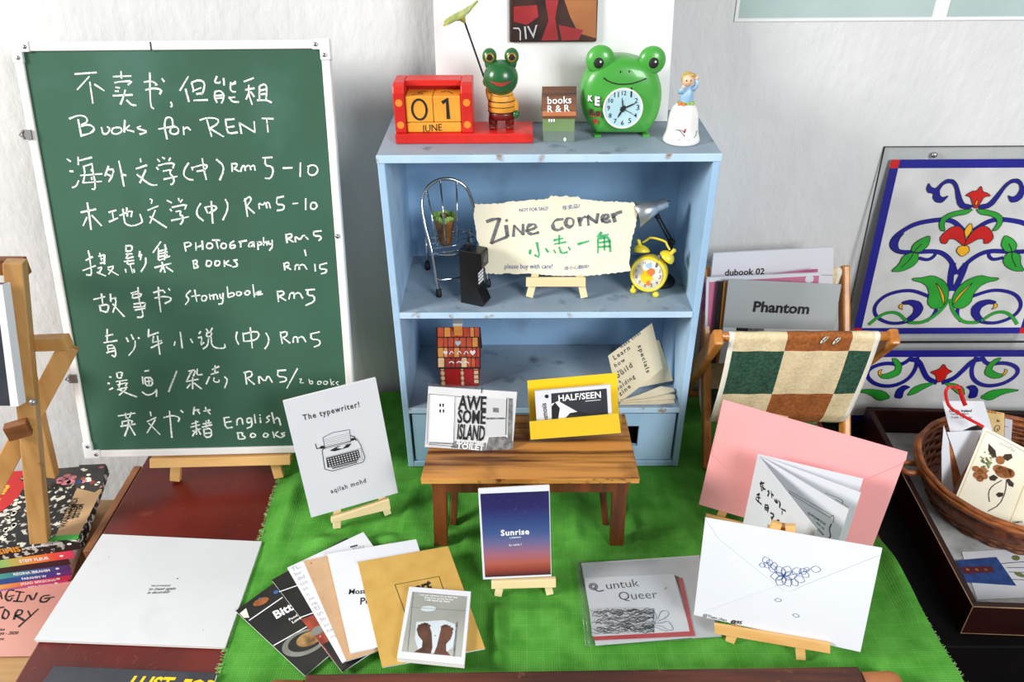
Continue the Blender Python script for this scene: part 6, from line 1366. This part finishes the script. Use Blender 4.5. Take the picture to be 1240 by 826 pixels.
# ================================================================== dark tray with basket
F0=Zp(1178,735,0); LB=Zp(1046,487,0); RT_=Zp(1240,725,0)
tv=(LB-F0); tv.z=0; SL=min(tv.length,(.150-F0.y)/tv.normalized().y-.004); tv.normalize(); tu=V(tv.y,-tv.x,0)
tf_=Fr(V(F0.x,F0.y,-.0505),tu,tv); FLg=.62; tkn=.009; hT=.0505
t=thing('wooden_tray',tf_.p(.3,.2,.0),'dark mahogany tray with worn edges holding the wicker basket and cards','tray')
b=MB(); b.fbox(tf_,tkn,FLg-tkn,tkn,SL-tkn,0,.004); b.build('tray_floor',M['shaded_dark_wood'],t)
for q in ((0,FLg,0,tkn),(0,FLg,SL-tkn,SL),(0,tkn,tkn,SL-tkn),(FLg-tkn,FLg,tkn,SL-tkn)): b=MB(); b.fbox(tf_,*q,0,hT); b.build('tray_side',M['mahogany'],t,bevel=.001)
b=MB(); b.fbox(tf_,-.0004,.0004,-.0004,.0006,.001,hT+.0002); b.fbox(tf_,0,FLg,-.0003,.0004,.0005,.0014); b.fbox(tf_,0,.001,0,SL*.6,hT-.0006,hT+.0003); b.fbox(tf_,0,FLg*.5,0,.001,hT-.0006,hT+.0003); b.build('worn_edge',M['worn_edge'],t)
lf=Fr(V(F0.x,F0.y,-.046),tu,tv)
b=MB(); b.fbox(lf,tkn+.001,FLg-tkn-.001,tkn+.001,SL-tkn-.001,0,.0008); o=b.build('tray_liner',M['liner'],None,label='grey mottled paper sheet lining the bottom of the dark tray',cat='paper')
f=flat(-.0442)
K4=lambda *l:[f.px(1040+x/3.655,600+y/3.655) for x,y in l]
q=K4((455,250),(900,225),(980,440),(524,462))
o=thing('postcard',f.p(sum(p[0] for p in q)/4,sum(p[1] for p in q)/4,-.0006),'white card with a blue denim patch and leaf stems lying in the tray','card')
b=MB(); b.slab(f,q,-.0006,0); b.build('card',M['paper'],o)
b=MB(); b.slab(f,K4((430,290),(608,275),(695,400),(475,385)),.0001,.0010); k_=b.build('denim_patch',M['denim'],o)
b=MB(); b.slab(f,K4((447,320),(585,316),(600,342),(464,350)),.0010,.0014); b.build('maroon_patch',M['maroon'],o)
b=MB()
for x in (480,520,560): b.ell(f,*K4((x,332))[0],.0022,.0022,.0017)
b.build('bead',M['petal'],o)
b=MB()
for l in (((610,305),(690,297),(900,285)),((655,320),(900,322)),((665,340),(900,346)),((650,372),(900,380))): b.rib(f,K4(*l),.0009,.0004)
b.build('stem',M['ink'],o)
b=MB()
for x,y,r in ((695,278,30),(712,352,-30),(800,270,20)): b.ell(f,*K4((x,y))[0],.006,.004,.0006,0,rot=r)
b.build('leaf',M['fern'],o)

# wicker basket
bc=V(.6825,-.032,-.0448); A_,B_=.137,.129; HB=.0645
t=thing('wicker_basket',bc,'oval brown wicker basket full of cards in the dark tray','basket')
def ellp(k_,z_,amp=0,n=36,ph=0,steps=144): 
    out=[]
    for i in range(steps):
        th=2*math.pi*i/steps; r=k_+amp*math.cos(n*th/2+ph); out.append(bc+V((A_*r)*math.cos(th),(B_*r)*math.sin(th),z_))
    return out
b=MB(); b.lathe([(0,.0012),(.74,.0012),(.90,.030),(.965,HB-.004)],bc,(0,0,1),0,64,(A_,B_),cap=False) ; b.build('inner_wall',M['wicker'],t)
o=bpy.data.objects[t.children[-1].name]; sm=o.modifiers.new('solid','SOLIDIFY'); sm.thickness=.0022; sm.offset=0
b=MB(); NR=9
for i in range(NR):
    z_=.004+(HB-.014)*i/(NR-1); kk=.75+.21*min(1,(z_/HB))**.8; b.tube(ellp(kk,z_,.016,40,math.pi*(i%2)),.0036,seg=6,closed=True)
b.build('weave',M['wicker'],t)
b=MB()
for kk,z_,r_ in ((.975,HB-.006,.0042),(1.0,HB-.002,.0045),(.985,HB+.003,.0042)): b.tube(ellp(kk,z_,.004,30,z_*900),r_,seg=8,closed=True)
b.build('rim',M['wicker_rim'],t)
b=MB(); hp=bc+V(-A_*1.0,.020,HB-.012); b.tube(smooth([hp+V(.004,.010,0),hp+V(-.020,.012,.002),hp+V(-.024,0,.002),hp+V(-.020,-.012,.002),hp+V(.004,-.010,0)]),.0042); b.build('handle',M['wicker_rim'],t)
# cards in it
ox,oy,k=1030,480,5.162
def card(label,anchor,yaw,le,crop,th,mat,name='card'):
    q0=G(anchor[0])[0]; f=lean(hit(q0[0],q0[1],1,anchor[1]),yaw,le); q=f.pts(G(*crop)); o=thing(name,f.p(sum(p[0] for p in q)/len(q),min(p[1] for p in q)),label,'card','cards in the basket'); b=MB(); b.slab(f,q,-th,0); b.build('card',mat,o,bevel=.0002); return o,f
def bag(f,n=None): return lambda l:f.pts(G(*l))
o,f=card('white card headed Dublin, Ireland, with a red ribbon in front, back of the basket',((600,215),.012),-4,14,[(574,30),(832,30),(885,205),(885,330),(650,330)],.0008,M['paper'])
b=MB(); b.text(f,'Dublin, Ireland',G((615,98))[0],G((755,97))[0],0,1.1,.02,.0004); b.text(f,'Temple Bars',G((622,116))[0],G((735,114))[0],0,1,0,.0004); b.text(f,'Cobh Calendar',G((628,136))[0],G((758,136))[0],0,1,0,.0004); b.poly(f,bag(f)([(755,190),(790,180),(830,185),(820,210),(700,214)]),.0004); b.build('card_text',M['ink'],o)
o,f=card('yellowish card with orange print behind the pressed flower card',((905,225),.020),-10,14,[(850,84),(962,106),(958,330),(880,330)],.0007,M['ochre'])
b=MB(); b.text(f,'■■■ ▪▪',G((852,100))[0],G((940,115))[0],0,1.0,0,.0004); b.build('orange_print',M['orange_spine'],o)
b=MB(); l=[(f.px(*G((915,200))[0])[0]+.0035*math.cos(i*.5),f.px(*G((915,200))[0])[1]+.005*math.sin(i*.5)) for i in range(14)]; b.rib(f,l,.0008,.0004); b.text(f,'2',G((910,210))[0],G((920,211))[0],0,1,.02,.0004); b.text(f,'le',G((912,158))[0],G((930,160))[0],0,1,.02,.0004); b.build('stamp',M['mortar'],o)
o,f=card('narrow white slip at the right of the yellowish card in the basket',((1000,268),.030),-12,12,[(964,138),(1013,149),(1000,330),(960,330)],.0006,M['paper'])
b=MB(); b.text(f,'note',G((964,190))[0],G((985,192))[0],0,1,0,.0004); b.build('slip_text',M['ink_grey'],o)
o,f=card('plain white envelope standing open at the left inside the basket',((640,600),-.035),10,26,[(603,224),(818,213),(760,380),(690,500),(640,330)],.0008,M['paper'],name='small_envelope')
b=MB(); b.slab(f,f.pts(G((590,185),(603,224),(640,345),(697,495),(650,575),(640,640),(577,600),(576,350))),-.0030,-.0022); b.build('back_leaf',M['paper'],o)
b=MB(); b.slab(f,f.pts(G((622,290),(640,335),(697,495),(652,580),(632,420))),-.0021,-.0015); b.build('lining',M['petal'],o)
o,f=card('card with a pressed brown flower and leaves, front of the basket',((650,650),-.072),-22,48,[(838,193),(646,652),(990,826),(1185,372)],.0009,M['paper_cream'],name='pressed_flower_card')
b=MB(); l=bag(f)([(845,222),(664,655)]); b.rib(f,l,.0008,.0004); b.rib(f,bag(f)([(845,222),(858,220),(1084,345)]),.0005,.0004,1); b.rib(f,bag(f)([(1084,560),(985,815)]),.0009,.0004); b.build('gilt_border',[M['ochre'],M['ink']],o)
b=MB()
for l in ([(975,520),(968,600),(930,680),(860,718)],[(945,525),(885,560),(860,600),(868,660)]): b.rib(f,bag(f)(l),.0010,.0006)
for l in ([(862,295),(905,340),(912,385),(880,375),(860,340)],[(945,385),(965,362),(1005,360),(1012,385),(980,405)],[(865,505),(895,490),(922,508),(900,530),(872,525)],[(972,520),(990,515),(1020,545),(1015,568),(990,560)],[(908,615),(925,600),(955,605),(950,625),(925,632)]): b.poly(f,bag(f)(l),.0007)
b.build('dried_leaf',M['leaf_dry'],o)
b=MB()
for x,y,rx,ry in ((955,475,.0105,.0085),(935,400,.0055,.006),(985,480,.008,.007),(925,455,.007,.006),(810,470,.004,.004),(785,455,.0052,.0045),(830,465,.005,.0048),(790,495,.005,.0048),(830,498,.0055,.005),(808,515,.0045,.0045)): b.ell(f,*f.px(*G((x,y))[0]),rx,ry,.0009,0,14)
b.build('dried_petal',M['petal'],o)
b=MB(); rd=random.Random(4)
for i in range(34):
    x,y=845+rd.gauss(0,26),405+rd.gauss(0,28); b.ell(f,*f.px(*G((x,y))[0]),.0011,.0011,.0007,0,7)
    if i%3==0: b.rib(f,bag(f)([(862,452),(x,y)]),.0003,.0006)
b.build('dried_fern',M['fern'],o)
b=MB(); b.text(f,'Malaysia',G((1035,330))[0],G((930,285))[0],0,1.2,0,.0005,shear=.3); b.text(f,'pressed by hand',G((695,685))[0],G((800,735))[0],0,1,0,.0005); b.build('card_text',M['ink_light'],o)
b=MB(); b.slab(f,f.pts(G((990,826),(1185,372),(1330,455),(1135,905))),-.0009,0); b.build('second_leaf',M['paper_cream'],o)
b=MB(); b.text(f,'TEMPLE',G((1015,795))[0],G((1075,790))[0],0,1,.01,.0005); b.build('print',M['ink'],o)
# red ribbon
ry=-.002
b=MB(); pts=[(1150,497),(1146,484),(1144.5,472),(1149,466.5),(1157,469),(1162,478),(1168,489),(1170,492)]
def rb(l,y0,y1): return smooth([Yp(x,y,y0+(y1-y0)*i/(len(l)-1)) for i,(x,y) in enumerate(l)],2)
def flatrib(b,P,w_):
    n=len(P); vs=[]
    for i,p in enumerate(P):
        tt=(P[min(i+1,n-1)]-P[max(i-1,0)]).normalized(); sd=tt.cross((CAM-p).normalized()+V(.3*math.sin(i*.4),0,.3*math.cos(i*.5))).normalized(); vs+= [p+sd*w_,p-sd*w_]
    b.add(vs,[(2*i,2*i+1,2*i+3,2*i+2) for i in range(n-1)],0,True)
flatrib(b,rb([(1191,517),(1180,511),(1165,503),(1150,494),(1146,484),(1144.5,473),(1150,467.5),(1157,470)],-.012,-.004),.0021)
flatrib(b,rb([(1157,470),(1161,467.5),(1163,474),(1166,484),(1169,491)],-.004,-.006),.0028)
o=b.build('ribbon',M['ribbon'],None,label='loop of red ribbon lying over the Dublin card in the basket',cat='ribbon'); sm=o.modifiers.new('solid','SOLIDIFY'); sm.thickness=.0006

# ------------------------------------------------------------------ cloth last: pressed flat where things stand on it
FLATS+=[(-.20,-.005,.20,.175),(-.39,-.345,-.09,-.165),(.03,-.32,.24,-.17),(.20,-.02,.46,.175),(-.31,-.41,.40,-.345),(-.155,-.16,-.115,-.14),(.075,-.16,.11,-.14),(-.13,-.12,-.115,-.10),(.075,-.12,.095,-.10),(-.30,-.13,-.20,-.02),(-.075,-.245,.02,-.17),(.19,-.33,.30,-.22),(.22,-.21,.40,-.06)]
make_cloth()
